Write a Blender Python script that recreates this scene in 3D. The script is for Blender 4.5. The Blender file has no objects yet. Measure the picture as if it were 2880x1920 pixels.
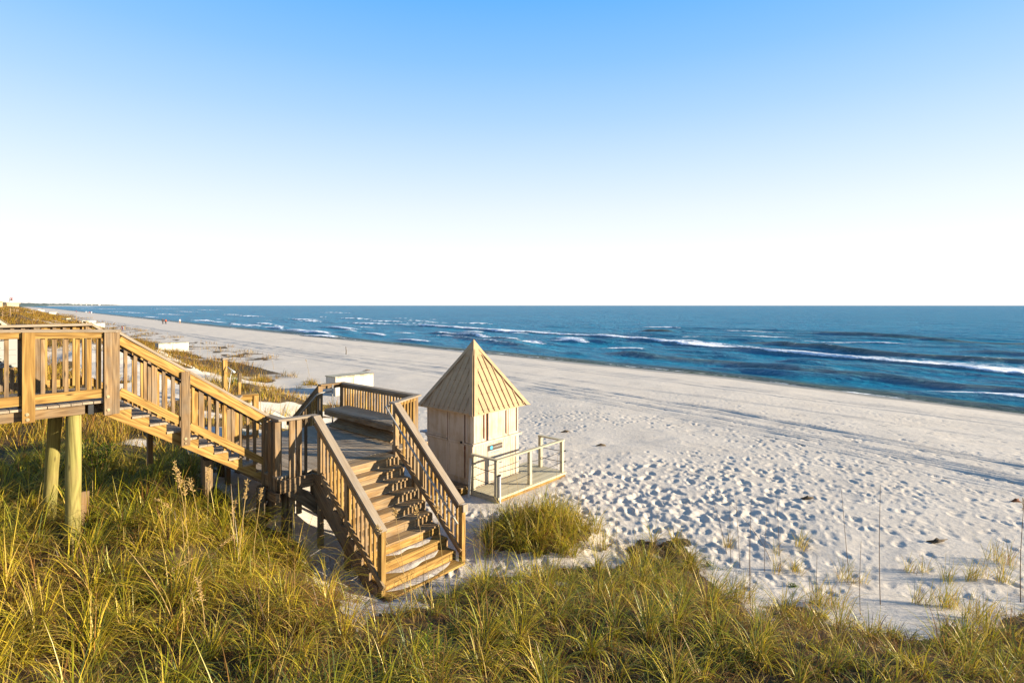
import bpy, math, random
import numpy as np
from mathutils import Vector, Matrix
random.seed(7)
rng = np.random.default_rng(11)
sc = bpy.context.scene
COL = sc.collection
CAMZ = 5.0
F_PX, V0, CXP = 1550.0, 858.3, 1440.0          # lens of the photograph (2880 wide), horizon row, centre column
TH = math.radians(41.25)                        # boardwalk axis a (towards the sea) against the viewing axis
AX, AY = math.sin(TH), math.cos(TH)
BX, BY = -math.cos(TH), math.sin(TH)            # axis b runs along the shore, away to the left
def W(a, b, z): return (a*AX + b*BX, a*AY + b*BY, z)
def PH(px, py, z):                              # ground point at height z seen at that photo position (used for the layout)
    y = F_PX*(CAMZ-z)/(py-V0); return ((px-CXP)/F_PX*y, y)
def XYD(px, d): return ((px-CXP)/F_PX*d, d)

# ------------------------------------------------------------------ numpy helpers
def smooth(t):
    t = np.clip(t, 0, 1); return t*t*(3-2*t)
def vnoise(x, y, seed=0):
    ix = np.floor(x).astype(np.int64); iy = np.floor(y).astype(np.int64)
    fx = x-ix; fy = y-iy; fx = fx*fx*(3-2*fx); fy = fy*fy*(3-2*fy)
    def h(i, j):
        n = (i*374761393 + j*668265263 + seed*982451653) & 0xffffffff
        n = ((n ^ (n >> 13))*1274126177) & 0xffffffff
        return ((n ^ (n >> 16)) & 0xffff)/65535.0
    return (h(ix, iy)*(1-fx)+h(ix+1, iy)*fx)*(1-fy)+(h(ix, iy+1)*(1-fx)+h(ix+1, iy+1)*fx)*fy
def fbm(x, y, seed=0, o=4):
    s = 0; a = .5; t = 0
    for i in range(o):
        s = s+a*vnoise(x*2**i, y*2**i, seed+i*17); t += a; a *= .5
    return s/t
SEA = -1.2
AWc = np.array([-12000,-9580,-3977,-1273,-574,-304.7,-170.8,-108.6,-72.9,-46.4,-16.5,1.2,60,400])
AWa = np.array([3200,2240,503,201,114,81,64.3,57.5,53.7,50.8,48.0,43.0,40,30])
FTc = np.array([-12000,-9580,-4000,-1273,-423,-156,-60,-29,-21,-15,-11,-8.2,-5.4,.5,12,30,400])
FTa = np.array([3100,2140,440,160,69,33,20.5,16.6,13.6,10.6,8.6,7.2,9.4,14.2,22,28,24])
HDc = np.array([-200,-100,-60,-42,-30,-20,-14,-10,-6,.5,60])
HDa = np.array([3.6,3.2,2.7,2.2,1.9,1.45,1.25,1.2,1.0,.9,1.0])
WDc = np.array([-200,-60,-30,-15,-8,0,60]); WDa = np.array([22,12,9,6.5,6,7,8])
def ac(x, y): return x*AX+y*AY, -(x*BX+y*BY)     # a, c (c = -b)
def hgt(x, y):
    x = np.asarray(x, float); y = np.asarray(y, float)
    a, c = ac(x, y)
    aw = np.interp(c, AWc, AWa); ft = np.interp(c, FTc, FTa)
    d = ft-a + (fbm(x*.35, y*.35, 3, 3)-.5)*2.2
    s = smooth(d/np.interp(c, WDc, WDa))
    z = s*np.interp(c, HDc, HDa)
    far = smooth((-c-18)/25)
    z = z + s*((fbm(x*.16, y*.16, 5, 3)-.5)*(.7+2.0*far) + (fbm(x*.6, y*.6, 9, 3)-.5)*.3)
    t = (a-14)/(aw-14); tc = np.clip(t, 0, 1)
    zb = -1.2*tc**1.7 + .1*np.sin(np.pi*tc)
    zb = np.where(t > 1, SEA-.045*np.clip(a-aw, 0, 60), zb)
    z = z+zb*(1-s) + (fbm(x*.25, y*.25, 21, 3)-.5)*.12*(1-smooth((t-.75)/.25))
    # the grassy mound in front of the hut
    z = z + .50*np.exp(-(((x-.58)/1.05)**2+((y-11.75)/.95)**2))
    # knoll beside the outdoor shower
    z = z + .55*np.exp(-(((a-11)/3.2)**2+((c+24.5)/3.5)**2))
    # keep the ground under the hut and at the foot of the stairs level
    k = np.exp(-(((a-11.4)/1.9)**2+((c+10.9)/1.7)**2)**2)
    z = z*(1-k) + .0*k
    k2 = np.exp(-(((a-6.4)/1.5)**2+((c+7.5)/.9)**2)**2)
    z = z*(1-k2) + .07*k2
    return z
def hz(x, y): return float(hgt(np.array([x]), np.array([y]))[0])

# ------------------------------------------------------------------ materials
def mat(name):
    m = bpy.data.materials.new(name); m.use_nodes = True
    nt = m.node_tree; b = nt.nodes['Principled BSDF']; return m, nt, b
def N(nt, t, **kw):
    n = nt.nodes.new(t)
    for k, v in kw.items():
        if k in n.inputs: n.inputs[k].default_value = v
        else: setattr(n, k, v)
    return n
def ramp(nt, src, stops, interp='LINEAR'):
    r = nt.nodes.new('ShaderNodeValToRGB'); r.color_ramp.interpolation = interp
    e = r.color_ramp.elements
    while len(e) < len(stops): e.new(.5)
    for q, (p, cl) in zip(e, stops):
        q.position = p; q.color = (cl[0], cl[1], cl[2], 1) if not isinstance(cl, (int, float)) else (cl, cl, cl, 1)
    nt.links.new(src, r.inputs['Fac']); return r
def mixc(nt, fac, a, b, mode='MIX'):
    n = nt.nodes.new('ShaderNodeMix'); n.data_type = 'RGBA'; n.blend_type = mode
    for s, v in ((0, fac), (6, a), (7, b)):
        if hasattr(v, 'is_linked') or hasattr(v, 'links'): nt.links.new(v, n.inputs[s])
        elif isinstance(v, (int, float)): n.inputs[s].default_value = v
        else: n.inputs[s].default_value = (v[0], v[1], v[2], 1)
    return n.outputs[2]
def math_(nt, op, a, b=0.0, clamp=False):
    n = nt.nodes.new('ShaderNodeMath'); n.operation = op; n.use_clamp = clamp
    for i, v in ((0, a), (1, b)):
        if hasattr(v, 'links'): nt.links.new(v, n.inputs[i])
        else: n.inputs[i].default_value = v
    return n.outputs[0]
def bump(nt, bsdf, h, dist=.01, strength=1.0, prev=None):
    n = nt.nodes.new('ShaderNodeBump'); n.inputs['Distance'].default_value = dist; n.inputs['Strength'].default_value = strength
    nt.links.new(h, n.inputs['Height'])
    if prev is not None: nt.links.new(prev, n.inputs['Normal'])
    if bsdf is not None: nt.links.new(n.outputs[0], bsdf.inputs['Normal'])
    return n.outputs[0]

def wood(name, dark, mid, light, grey=None, greyamt=.0, rough=.75, knots=True, contrast=1.0):
    m, nt, b = mat(name)
    at = N(nt, 'ShaderNodeAttribute', attribute_name='g')
    ti = N(nt, 'ShaderNodeAttribute', attribute_name='tint')
    mp = N(nt, 'ShaderNodeMapping'); mp.inputs['Scale'].default_value = (1.1, 17, 17)
    nt.links.new(at.outputs['Vector'], mp.inputs['Vector'])
    n1 = N(nt, 'ShaderNodeTexNoise', Scale=1.0, Detail=5.0, Roughness=.6, Distortion=.8); nt.links.new(mp.outputs[0], n1.inputs['Vector'])
    mp2 = N(nt, 'ShaderNodeMapping'); mp2.inputs['Scale'].default_value = (2.2, 90, 90)
    nt.links.new(at.outputs['Vector'], mp2.inputs['Vector'])
    n2 = N(nt, 'ShaderNodeTexNoise', Scale=1.0, Detail=3.0, Roughness=.6); nt.links.new(mp2.outputs[0], n2.inputs['Vector'])
    mp3 = N(nt, 'ShaderNodeMapping'); mp3.inputs['Scale'].default_value = (.55, 6, 6)
    nt.links.new(at.outputs['Vector'], mp3.inputs['Vector'])
    n3 = N(nt, 'ShaderNodeTexNoise', Scale=1.0, Detail=2.0, Roughness=.5, Distortion=.4); nt.links.new(mp3.outputs[0], n3.inputs['Vector'])
    rings = math_(nt, 'SINE', math_(nt, 'MULTIPLY', n3.outputs['Fac'], 48.0))
    f = math_(nt, 'ADD', math_(nt, 'MULTIPLY', n1.outputs['Fac'], .62), math_(nt, 'MULTIPLY', n2.outputs['Fac'], .38))
    f = math_(nt, 'ADD', f, math_(nt, 'MULTIPLY', rings, .10*contrast))
    r = ramp(nt, f, [(.30, dark), (.50, mid), (.68, light)])
    colr = r.outputs[0]
    if knots:
        mk = N(nt, 'ShaderNodeMapping'); mk.inputs['Scale'].default_value = (2.3, 9, 9)
        nt.links.new(at.outputs['Vector'], mk.inputs['Vector'])
        v = N(nt, 'ShaderNodeTexVoronoi', Scale=1.0); nt.links.new(mk.outputs[0], v.inputs['Vector'])
        k = ramp(nt, v.outputs['Distance'], [(.05, 1.0), (.16, 0.0)])
        colr = mixc(nt, k.outputs[0], colr, tuple(q*.35 for q in dark))
    if grey is not None:
        w = N(nt, 'ShaderNodeTexNoise', Scale=2.3, Detail=4.0, Roughness=.6); nt.links.new(at.outputs['Vector'], w.inputs['Vector'])
        wf = ramp(nt, w.outputs['Fac'], [(.35, max(0, greyamt-.35)), (.65, min(1, greyamt+.35))])
        gcol = mixc(nt, n2.outputs['Fac'], tuple(q*.62 for q in grey), tuple(q*1.25 for q in grey))
        colr = mixc(nt, wf.outputs[0], colr, gcol)
    colr = mixc(nt, 1.0, colr, ti.outputs['Color'], 'MULTIPLY')
    nt.links.new(colr, b.inputs['Base Color'])
    b.inputs['Roughness'].default_value = rough; b.inputs['Specular IOR Level'].default_value = .25
    bump(nt, b, f, .006, .5)
    return m
M = {}
M['pine'] = wood('new_pine', (0.158,0.079,0.016), (0.275,0.155,0.038), (0.371,0.234,0.068))
M['old'] = wood('weathered_pine', (0.094,0.050,0.018), (0.188,0.106,0.040), (0.275,0.172,0.075), grey=(0.195,0.162,0.118), greyamt=.16)
M['cap'] = wood('rail_cap_wood', (0.163,0.111,0.066), (0.240,0.174,0.106), (0.318,0.241,0.158), grey=(0.263,0.222,0.175), greyamt=.5, knots=False, contrast=.5)
M['deck'] = wood('grey_deck_wood', (0.146,0.099,0.059), (0.249,0.181,0.113), (0.353,0.269,0.178), grey=(0.318,0.256,0.182), greyamt=.55, knots=False, contrast=.6)
M['tread'] = wood('stair_tread_wood', (0.143,0.077,0.025), (0.262,0.149,0.055), (0.363,0.230,0.099), grey=(0.253,0.211,0.146), greyamt=.15)
M['dark'] = wood('dark_brown_wood', (.05,.032,.016), (.10,.068,.036), (.16,.115,.066), knots=False)  # darker brown wood for understructure, risers, sticks and scraps
M['piling'] = wood('green_treated_wood', (0.108,0.091,0.020), (0.212,0.186,0.048), (0.289,0.261,0.079), grey=(0.271,0.197,0.068), greyamt=.2, contrast=.9)
M['creamwood'] = wood('cream_painted_wood', (0.353,0.310,0.198), (0.423,0.374,0.254), (0.480,0.430,0.303), knots=False, contrast=.3)

def plain(name, colr, rough=.6, metal=0.0, noise=.12, nscale=6.0, spec=.3, bmp=0.0, emit=None):
    m, nt, b = mat(name)
    tc = N(nt, 'ShaderNodeTexCoord')
    n = N(nt, 'ShaderNodeTexNoise', Scale=nscale, Detail=5.0, Roughness=.6); nt.links.new(tc.outputs['Object'], n.inputs['Vector'])
    r = ramp(nt, n.outputs['Fac'], [(.3, tuple(q*(1-noise) for q in colr)), (.7, tuple(min(1, q*(1+noise)) for q in colr))])
    nt.links.new(r.outputs[0], b.inputs['Base Color'])
    b.inputs['Roughness'].default_value = rough; b.inputs['Metallic'].default_value = metal; b.inputs['Specular IOR Level'].default_value = spec
    if bmp: bump(nt, b, n.outputs['Fac'], bmp, .6)
    return m
def painted(name, colr, stain, groove=0.0):
    # old paint: streaky dirt running down, optional vertical siding grooves (along the object's own a axis)
    m, nt, b = mat(name)
    tc = N(nt, 'ShaderNodeTexCoord')
    mp = N(nt, 'ShaderNodeMapping'); mp.inputs['Scale'].default_value = (7, 7, .8); nt.links.new(tc.outputs['Object'], mp.inputs['Vector'])
    n = N(nt, 'ShaderNodeTexNoise', Scale=1.0, Detail=6.0, Roughness=.65); nt.links.new(mp.outputs[0], n.inputs['Vector'])
    n2 = N(nt, 'ShaderNodeTexNoise', Scale=2.2, Detail=5.0, Roughness=.6); nt.links.new(tc.outputs['Object'], n2.inputs['Vector'])
    f = math_(nt, 'MULTIPLY', n.outputs['Fac'], n2.outputs['Fac'])
    r = ramp(nt, f, [(.16, stain), (.27, colr), (.6, tuple(min(1, q*1.06) for q in colr))])
    nt.links.new(r.outputs[0], b.inputs['Base Color'])
    b.inputs['Roughness'].default_value = .55; b.inputs['Specular IOR Level'].default_value = .3
    bump(nt, b, n2.outputs['Fac'], .004, .4)
    return m
M['paint'] = painted('cream_wall_paint', (0.448,0.365,0.275), (0.361,0.271,0.176))
M['trim'] = painted('cream_trim_paint', (0.463,0.380,0.292), (0.361,0.278,0.183))
M['roof'] = painted('tan_roof_metal', (0.390,0.260,0.133), (0.332,0.217,0.108))
M['groove'] = plain('groove_shadow_paint', (.30,.24,.15), .8)
M['rust'] = plain('rust', (.16,.055,.02), .85, nscale=30, noise=.4)
M['black'] = plain('black_rubber', (.015,.015,.016), .5)
M['steel'] = plain('galvanised_pipe', (.36,.33,.28), .5, .35, nscale=20)
M['darksteel'] = plain('dark_pipe', (.10,.10,.10), .28, .85, nscale=20)
M['white'] = painted('white_paint', (0.448,0.429,0.375), (0.363,0.327,0.254))
M['lid'] = painted('cream_lid', (0.391,0.352,0.239), (0.220,0.164,0.088))
M['pvc'] = plain('white_pipe', (0.562,0.547,0.495), .35)
M['bolt'] = plain('bolt_metal', (.30,.24,.14), .5, .6)
M['grey'] = plain('grey_counter', (.30,.32,.35), .5)
M['red'] = plain('red_flag_cloth', (.55,.02,.02), .8, nscale=3)
M['signwhite'] = plain('sign_white', (.29,.28,.25), .5, noise=.03)
M['signbrown'] = plain('sign_brown', (.055,.035,.022), .5, noise=.1)
M['signblue'] = plain('sign_blue', (.02,.36,.58), .5, noise=.05)
M['ink'] = plain('sign_ink', (.012,.012,.012), .6)
M['inkblue'] = plain('sign_ink_blue', (.05,.22,.36), .6)
M['plant'] = plain('shrub_leaf', (.075,.115,.018), .55, noise=.45, nscale=9)
M['twig'] = plain('brown_twig', (.10,.055,.025), .85, noise=.3)
M['seed'] = plain('dry_seed_head', (.42,.27,.10), .8, noise=.3, nscale=30)
M['stem'] = plain('dry_stem', (.36,.24,.085), .75, noise=.3, nscale=12)
M['house'] = plain('house_stucco', (0.409,0.322,0.186), .8, nscale=.5)
M['houseroof'] = plain('house_roof', (.34,.25,.16), .8, nscale=.5)
M['glass'] = plain('window_glass', (.05,.07,.09), .1, spec=.6)
M['farwood'] = plain('far_trees', (.050,.075,.075), .95, noise=.4, nscale=.02)
M['farhouse'] = plain('far_buildings', (0.450,0.435,0.413), .9, nscale=.1)
M['skin'] = plain('skin', (.42,.25,.17), .6)
for nm, cl in (('cloth_black',(.02,.02,.025)),('cloth_orange',(.62,.10,.015)),('cloth_white',(.68,.70,.74)),('cloth_red',(.42,.03,.03)),('cloth_blue',(.05,.08,.2)),('cloth_tan',(.33,.22,.12)),('hair',(.05,.03,.02))):
    M[nm] = plain(nm, cl, .85, nscale=8)

def mat_grass(name, trans=.28):
    m, nt, b = mat(name)
    nt.nodes.remove(b); out = nt.nodes['Material Output']
    at = N(nt, 'ShaderNodeAttribute', attribute_name='col')
    d = N(nt, 'ShaderNodeBsdfDiffuse'); t = N(nt, 'ShaderNodeBsdfTranslucent'); g = N(nt, 'ShaderNodeBsdfGlossy', Roughness=.45)
    for q in (d, t): nt.links.new(at.outputs['Color'], q.inputs['Color'])
    g.inputs['Color'].default_value = (.9,.9,.8,1)
    m1 = N(nt, 'ShaderNodeMixShader', Fac=trans); nt.links.new(d.outputs[0], m1.inputs[1]); nt.links.new(t.outputs[0], m1.inputs[2])
    m2 = N(nt, 'ShaderNodeMixShader', Fac=.035); nt.links.new(m1.outputs[0], m2.inputs[1]); nt.links.new(g.outputs[0], m2.inputs[2])
    nt.links.new(m2.outputs[0], out.inputs['Surface'])
    return m
M['grass'] = mat_grass('grass_blades')

def mat_sand():
    m, nt, b = mat('beach_sand')
    tc = N(nt, 'ShaderNodeTexCoord')
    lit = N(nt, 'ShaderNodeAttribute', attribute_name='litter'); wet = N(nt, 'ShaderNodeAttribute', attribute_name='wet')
    n = N(nt, 'ShaderNodeTexNoise', Scale=.7, Detail=7.0, Roughness=.6); nt.links.new(tc.outputs['Object'], n.inputs['Vector'])
    n2 = N(nt, 'ShaderNodeTexNoise', Scale=9.0, Detail=6.0, Roughness=.65); nt.links.new(tc.outputs['Object'], n2.inputs['Vector'])
    f = math_(nt, 'ADD', math_(nt, 'MULTIPLY', n.outputs['Fac'], .5), math_(nt, 'MULTIPLY', n2.outputs['Fac'], .5))
    c = ramp(nt, f, [(.33, (.46,.40,.33)), (.55, (.55,.485,.405)), (.72, (.60,.535,.45))]).outputs[0]
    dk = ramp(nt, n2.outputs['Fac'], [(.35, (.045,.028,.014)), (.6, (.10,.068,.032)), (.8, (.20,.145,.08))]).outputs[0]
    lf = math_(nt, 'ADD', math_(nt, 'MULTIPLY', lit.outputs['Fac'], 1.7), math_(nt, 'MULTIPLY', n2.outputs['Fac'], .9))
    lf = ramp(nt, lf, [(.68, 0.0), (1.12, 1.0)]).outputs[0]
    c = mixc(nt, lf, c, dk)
    wm = ramp(nt, wet.outputs['Fac'], [(.2, 0.0), (.8, 1.0)]).outputs[0]
    c = mixc(nt, wm, c, (.19,.165,.12))
    nt.links.new(c, b.inputs['Base Color'])
    rr = math_(nt, 'SUBTRACT', .95, math_(nt, 'MULTIPLY', wm, .6)); nt.links.new(rr, b.inputs['Roughness'])
    b.inputs['Specular IOR Level'].default_value = .2
    # ripples and small dents, real relief in the sand surface
    mp = N(nt, 'ShaderNodeMapping'); mp.inputs['Rotation'].default_value = (0, 0, math.radians(20)); mp.inputs['Scale'].default_value = (1.0, 2.1, 1)
    nt.links.new(tc.outputs['Object'], mp.inputs['Vector'])
    v = N(nt, 'ShaderNodeTexNoise', Scale=2.4, Detail=4.0, Roughness=.55); nt.links.new(mp.outputs[0], v.inputs['Vector'])
    p = bump(nt, None, v.outputs['Fac'], .045, .5)
    p = bump(nt, None, n2.outputs['Fac'], .03, .5, p)
    n3 = N(nt, 'ShaderNodeTexNoise', Scale=60.0, Detail=3.0, Roughness=.6); nt.links.new(tc.outputs['Object'], n3.inputs['Vector'])
    p = bump(nt, b, n3.outputs['Fac'], .006, .5, p)
    return m
M['sand'] = mat_sand()

def mat_sea():
    m, nt, b = mat('sea_water')
    tc = N(nt, 'ShaderNodeTexCoord')
    fo = N(nt, 'ShaderNodeAttribute', attribute_name='foam'); sh = N(nt, 'ShaderNodeAttribute', attribute_name='shallow_and_shade')
    mp = N(nt, 'ShaderNodeMapping'); mp.inputs['Rotation'].default_value = (0, 0, math.atan2(AY, AX)*-1.0)
    nt.links.new(tc.outputs['Object'], mp.inputs['Vector'])
    def wave(sx, sy, sc_, det, ro=.55, dist=0.0):
        q = N(nt, 'ShaderNodeMapping'); q.inputs['Scale'].default_value = (sx, sy, 1); nt.links.new(mp.outputs[0], q.inputs['Vector'])
        n = N(nt, 'ShaderNodeTexNoise', Scale=sc_, Detail=det, Roughness=ro, Distortion=dist); nt.links.new(q.outputs[0], n.inputs['Vector']); return n.outputs['Fac']
    w1 = wave(1.0, .38, .22, 5.0); w2 = wave(1.0, .55, 1.1, 6.0, .6); w3 = wave(1.0, .22, .045, 3.0)
    p = bump(nt, None, w1, 2.6, .8)
    p = bump(nt, b, w2, .9, .9, p)
    deep = mixc(nt, w3, (.005,.125,.225), (.010,.205,.33))
    c = mixc(nt, sh.outputs['Fac'], deep, (.060,.066,.030))  # olive of the shallows, also the painted shade on wave fronts
    fn = wave(1.0, .6, 1.6, 8.0, .7)
    fm = math_(nt, 'ADD', fo.outputs['Fac'], math_(nt, 'MULTIPLY', math_(nt, 'SUBTRACT', fn, .5), 1.1))
    fm = ramp(nt, fm, [(.42, 0.0), (.62, 1.0)]).outputs[0]
    c = mixc(nt, fm, c, (.80,.83,.86))
    out = nt.nodes['Material Output']; nrm = b.inputs['Normal'].links[0].from_socket; nt.nodes.remove(b)
    df = N(nt, 'ShaderNodeBsdfDiffuse'); gl = N(nt, 'ShaderNodeBsdfGlossy', Roughness=.14); lw = N(nt, 'ShaderNodeLayerWeight', Blend=.5)
    nt.links.new(c, df.inputs['Color']); gl.inputs['Color'].default_value = (.93,.97,1,1)
    for q in (df, gl, lw): nt.links.new(nrm, q.inputs['Normal'])
    fr = ramp(nt, lw.outputs['Facing'], [(0.0, .03), (.6, .08), (.9, .23), (1.0, .25)]).outputs[0]
    fr = math_(nt, 'MULTIPLY', fr, math_(nt, 'SUBTRACT', 1.0, fm))
    ms = N(nt, 'ShaderNodeMixShader'); nt.links.new(fr, ms.inputs['Fac']); nt.links.new(df.outputs[0], ms.inputs[1]); nt.links.new(gl.outputs[0], ms.inputs[2])
    nt.links.new(ms.outputs[0], out.inputs['Surface'])
    return m
M['sea'] = mat_sea()

# ------------------------------------------------------------------ object helpers
class MB:
    def __init__(s): s.v = []; s.f = []; s.g = []; s.t = []; s.mi = []; s.smooth = False
    def _add(s, vs, fs, gs, tint, mi=0):
        o = len(s.v); s.v += vs; s.f += [tuple(i+o for i in q) for q in fs]; s.g += gs; s.t += [tint]*len(vs); s.mi += [mi]*len(fs)
    def barw(s, p0, p1, w, h, up=(0,0,1), roll=None, mi=0, tint=None):   # world coordinates, box from p0 to p1
        p0 = Vector(p0); p1 = Vector(p1); d = p1-p0; L = d.length; d.normalize(); up = Vector(up)
        if abs(d.dot(up)) > .98: up = Vector((AX, AY, 0))
        sd = d.cross(up).normalized(); u = sd.cross(d).normalized()
        if roll: q = Matrix.Rotation(roll, 3, d); sd = q@sd; u = q@u
        j = random.uniform(-.0012, .0012); w2 = w/2+j; h2 = h/2+random.uniform(-.0012, .0012)
        ro = random.uniform(0, 60); ro2 = random.uniform(0, 9)
        vs = []; gs = []
        for e, P in ((0, p0), (L, p1)):
            for sx, sy in ((-1,-1),(1,-1),(1,1),(-1,1)):
                vs.append(tuple(P+sd*(sx*w2)+u*(sy*h2))); gs.append((ro+e, ro2+sx*w2, ro2*.7+sy*h2))
        if tint is None: tint = random.uniform(.82, 1.14)
        s._add(vs, [(0,1,2,3),(7,6,5,4),(0,4,5,1),(1,5,6,2),(2,6,7,3),(3,7,4,0)], gs, tint, mi)
    def bar(s, p0, p1, w, h, **k): s.barw(W(*p0), W(*p1), w, h, **k)
    def box(s, a0, a1, b0, b1, z0, z1, **k):      # axis aligned in (a, b, z); grain along the longest side
        da, db, dz = a1-a0, b1-b0, z1-z0; ca, cb, cz = (a0+a1)/2, (b0+b1)/2, (z0+z1)/2
        if dz >= da and dz >= db: s.barw(W(ca,cb,z0), W(ca,cb,z1), db, da, up=(AX,AY,0), **k)
        elif da >= db: s.bar((a0,cb,cz), (a1,cb,cz), db, dz, **k)
        else: s.bar((ca,b0,cz), (ca,b1,cz), da, dz, **k)
    def prism(s, pts, ext, mi=0, tint=None, grain=None):   # polygon (a,b,z) list extruded by ext (a,b,z)
        n = len(pts); P = [Vector(W(*p)) for p in pts]; E = Vector(W(*ext)); ro = random.uniform(0, 60)
        d = Vector(W(*grain)).normalized() if grain else Vector((0,0,1))
        vs = [tuple(q) for q in P]+[tuple(q+E) for q in P]
        u = d.orthogonal().normalized(); w = d.cross(u)
        gs = [(ro+Vector(q).dot(d), Vector(q).dot(u), Vector(q).dot(w)) for q in vs]
        fs = [tuple(range(n)), tuple(range(2*n-1, n-1, -1))]+[(i, i+n, (i+1) % n+n, (i+1) % n) for i in range(n)]
        s._add(vs, fs, gs, tint if tint else random.uniform(.85, 1.12), mi)
    def tubew(s, pts, rad, n=8, mi=0, cap=True, tint=1.0):
        P = [Vector(p) for p in pts]; R = rad if isinstance(rad, (list, tuple)) else [rad]*len(P)
        vs = []; gs = []; fs = []; ro = random.uniform(0, 50); L = 0; u = None
        for i, p in enumerate(P):
            d = (P[min(i+1, len(P)-1)]-P[max(i-1, 0)]).normalized()
            if u is None: u = d.orthogonal().normalized()
            u = (u-d*u.dot(d)).normalized(); w = d.cross(u)
            if i: L += (p-P[i-1]).length
            for k in range(n):
                t = 2*math.pi*k/n; o = u*math.cos(t)*R[i]+w*math.sin(t)*R[i]
                vs.append(tuple(p+o)); gs.append((ro+L, o.dot(u), o.dot(w)))
        for i in range(len(P)-1):
            for k in range(n): fs.append((i*n+k, i*n+(k+1) % n, (i+1)*n+(k+1) % n, (i+1)*n+k))
        if cap: fs += [tuple(range(n-1, -1, -1)), tuple(range((len(P)-1)*n, len(P)*n))]
        s._add(vs, fs, gs, tint, mi)
    def tube(s, pts, rad, **k): s.tubew([W(*p) for p in pts], rad, **k)
    def build(s, name, m, root=None, smooth=False, at=None):
        org = Vector(root.location if root and root.parent is None else (root['_org'] if root else (at or (0,0,0))))
        me = bpy.data.meshes.new(name)
        me.from_pydata([tuple(Vector(v)-org) for v in s.v], [], s.f)
        for mm in (m if isinstance(m, (list, tuple)) else [m]): me.materials.append(mm)
        if max(s.mi, default=0) > 0: me.polygons.foreach_set('material_index', s.mi)
        a = me.attributes.new('g', 'FLOAT_VECTOR', 'POINT'); a.data.foreach_set('vector', np.array(s.g, np.float32).ravel())
        a = me.attributes.new('tint', 'FLOAT_COLOR', 'POINT'); t = np.array(s.t, np.float32)
        a.data.foreach_set('color', np.stack([t, t, t, np.ones_like(t)], 1).ravel())
        if smooth: me.polygons.foreach_set('use_smooth', [True]*len(me.polygons))
        me.update()
        o = bpy.data.objects.new(name, me); COL.objects.link(o)
        if root is not None:
            o.parent = root; o['_org'] = list(org)
        else: o.location = org; o['_org'] = list(org)
        return o
def thing(name, label, cat, loc, group=None):
    o = bpy.data.objects.new(name, None); COL.objects.link(o); o.location = loc; o.empty_display_size = .3
    o['label'] = label; o['category'] = cat
    if group: o['group'] = group
    return o
def tag(o, label, cat, group=None, kind=None):
    o['label'] = label; o['category'] = cat
    if group: o['group'] = group
    if kind: o['kind'] = kind
    return o
def one(name, root, m, fn, smooth=False):
    b = MB(); fn(b); return b.build(name, m, root, smooth)
def bigmesh(name, verts, quads, m, attrs=(), cols=(), smooth=True, root=None):
    me = bpy.data.meshes.new(name); nv = len(verts); nf = len(quads); k = quads.shape[1]
    me.vertices.add(nv); me.vertices.foreach_set('co', verts.astype(np.float32).ravel())
    me.loops.add(nf*k); me.loops.foreach_set('vertex_index', quads.astype(np.int32).ravel())
    me.polygons.add(nf); me.polygons.foreach_set('loop_start', np.arange(0, nf*k, k, dtype=np.int32))
    me.polygons.foreach_set('loop_total', np.full(nf, k, np.int32))
    if smooth: me.polygons.foreach_set('use_smooth', np.ones(nf, bool))
    me.materials.append(m)
    for n, v in attrs:
        a = me.attributes.new(n, 'FLOAT', 'POINT'); a.data.foreach_set('value', v.astype(np.float32))
    for n, v in cols:
        a = me.attributes.new(n, 'FLOAT_COLOR', 'POINT'); a.data.foreach_set('color', np.concatenate([v, np.ones((nv, 1))], 1).astype(np.float32).ravel())
    me.update(calc_edges=True)
    o = bpy.data.objects.new(name, me); COL.objects.link(o)
    if root is not None: o.parent = root
    return o

# ------------------------------------------------------------------ camera, sun, sky
cam = bpy.data.cameras.new('camera'); co = bpy.data.objects.new('camera', cam); COL.objects.link(co)
cam.sensor_width = 36; cam.lens = 36*F_PX/2880; cam.shift_y = -(960-V0)/2880; cam.clip_end = 60000; cam.clip_start = .1
co.location = (0, 0, CAMZ); co.rotation_euler = (math.pi/2, 0, 0); sc.camera = co
SUN_EL = math.radians(13.0)
sh_ = Vector((AX*.70-BX*.93, AY*.70-BY*.93, 0)).normalized()
sdir = sh_*math.cos(SUN_EL)+Vector((0,0,math.sin(SUN_EL)))
sl = bpy.data.lights.new('sun', 'SUN'); sl.energy = 5.0; sl.angle = math.radians(.5); sl.color = (1.0, .87, .66)
so = bpy.data.objects.new('sun', sl); COL.objects.link(so); so.location = (40, -10, 30)
so.rotation_euler = sdir.to_track_quat('Z', 'Y').to_euler()
w = bpy.data.worlds.new('World'); sc.world = w; w.use_nodes = True; nt = w.node_tree
bg = nt.nodes['Background']
sky = N(nt, 'ShaderNodeTexSky', sky_type='NISHITA'); sky.sun_disc = False; sky.sun_elevation = SUN_EL
sky.sun_rotation = math.atan2(sh_.x, sh_.y); sky.air_density = 1.0; sky.dust_density = .6; sky.ozone_density = 2.0
tc = N(nt, 'ShaderNodeTexCoord'); sx = N(nt, 'ShaderNodeSeparateXYZ'); nt.links.new(tc.outputs['Generated'], sx.inputs[0])
el = math_(nt, 'MULTIPLY', math_(nt, 'ARCSINE', sx.outputs['Z']), 2/math.pi)        # 0 at the horizon, 1 overhead
S = 10.0                                                                             # background strength is 0.1
def L_(c): return tuple(((q/255)/12.92 if q/255 < .04045 else ((q/255+.055)/1.055)**2.4)*SKYV for q in c)
SKYV = .38
sk_ = lambda r, g, b: (r*SKYV, g*SKYV, b*SKYV)
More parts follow.
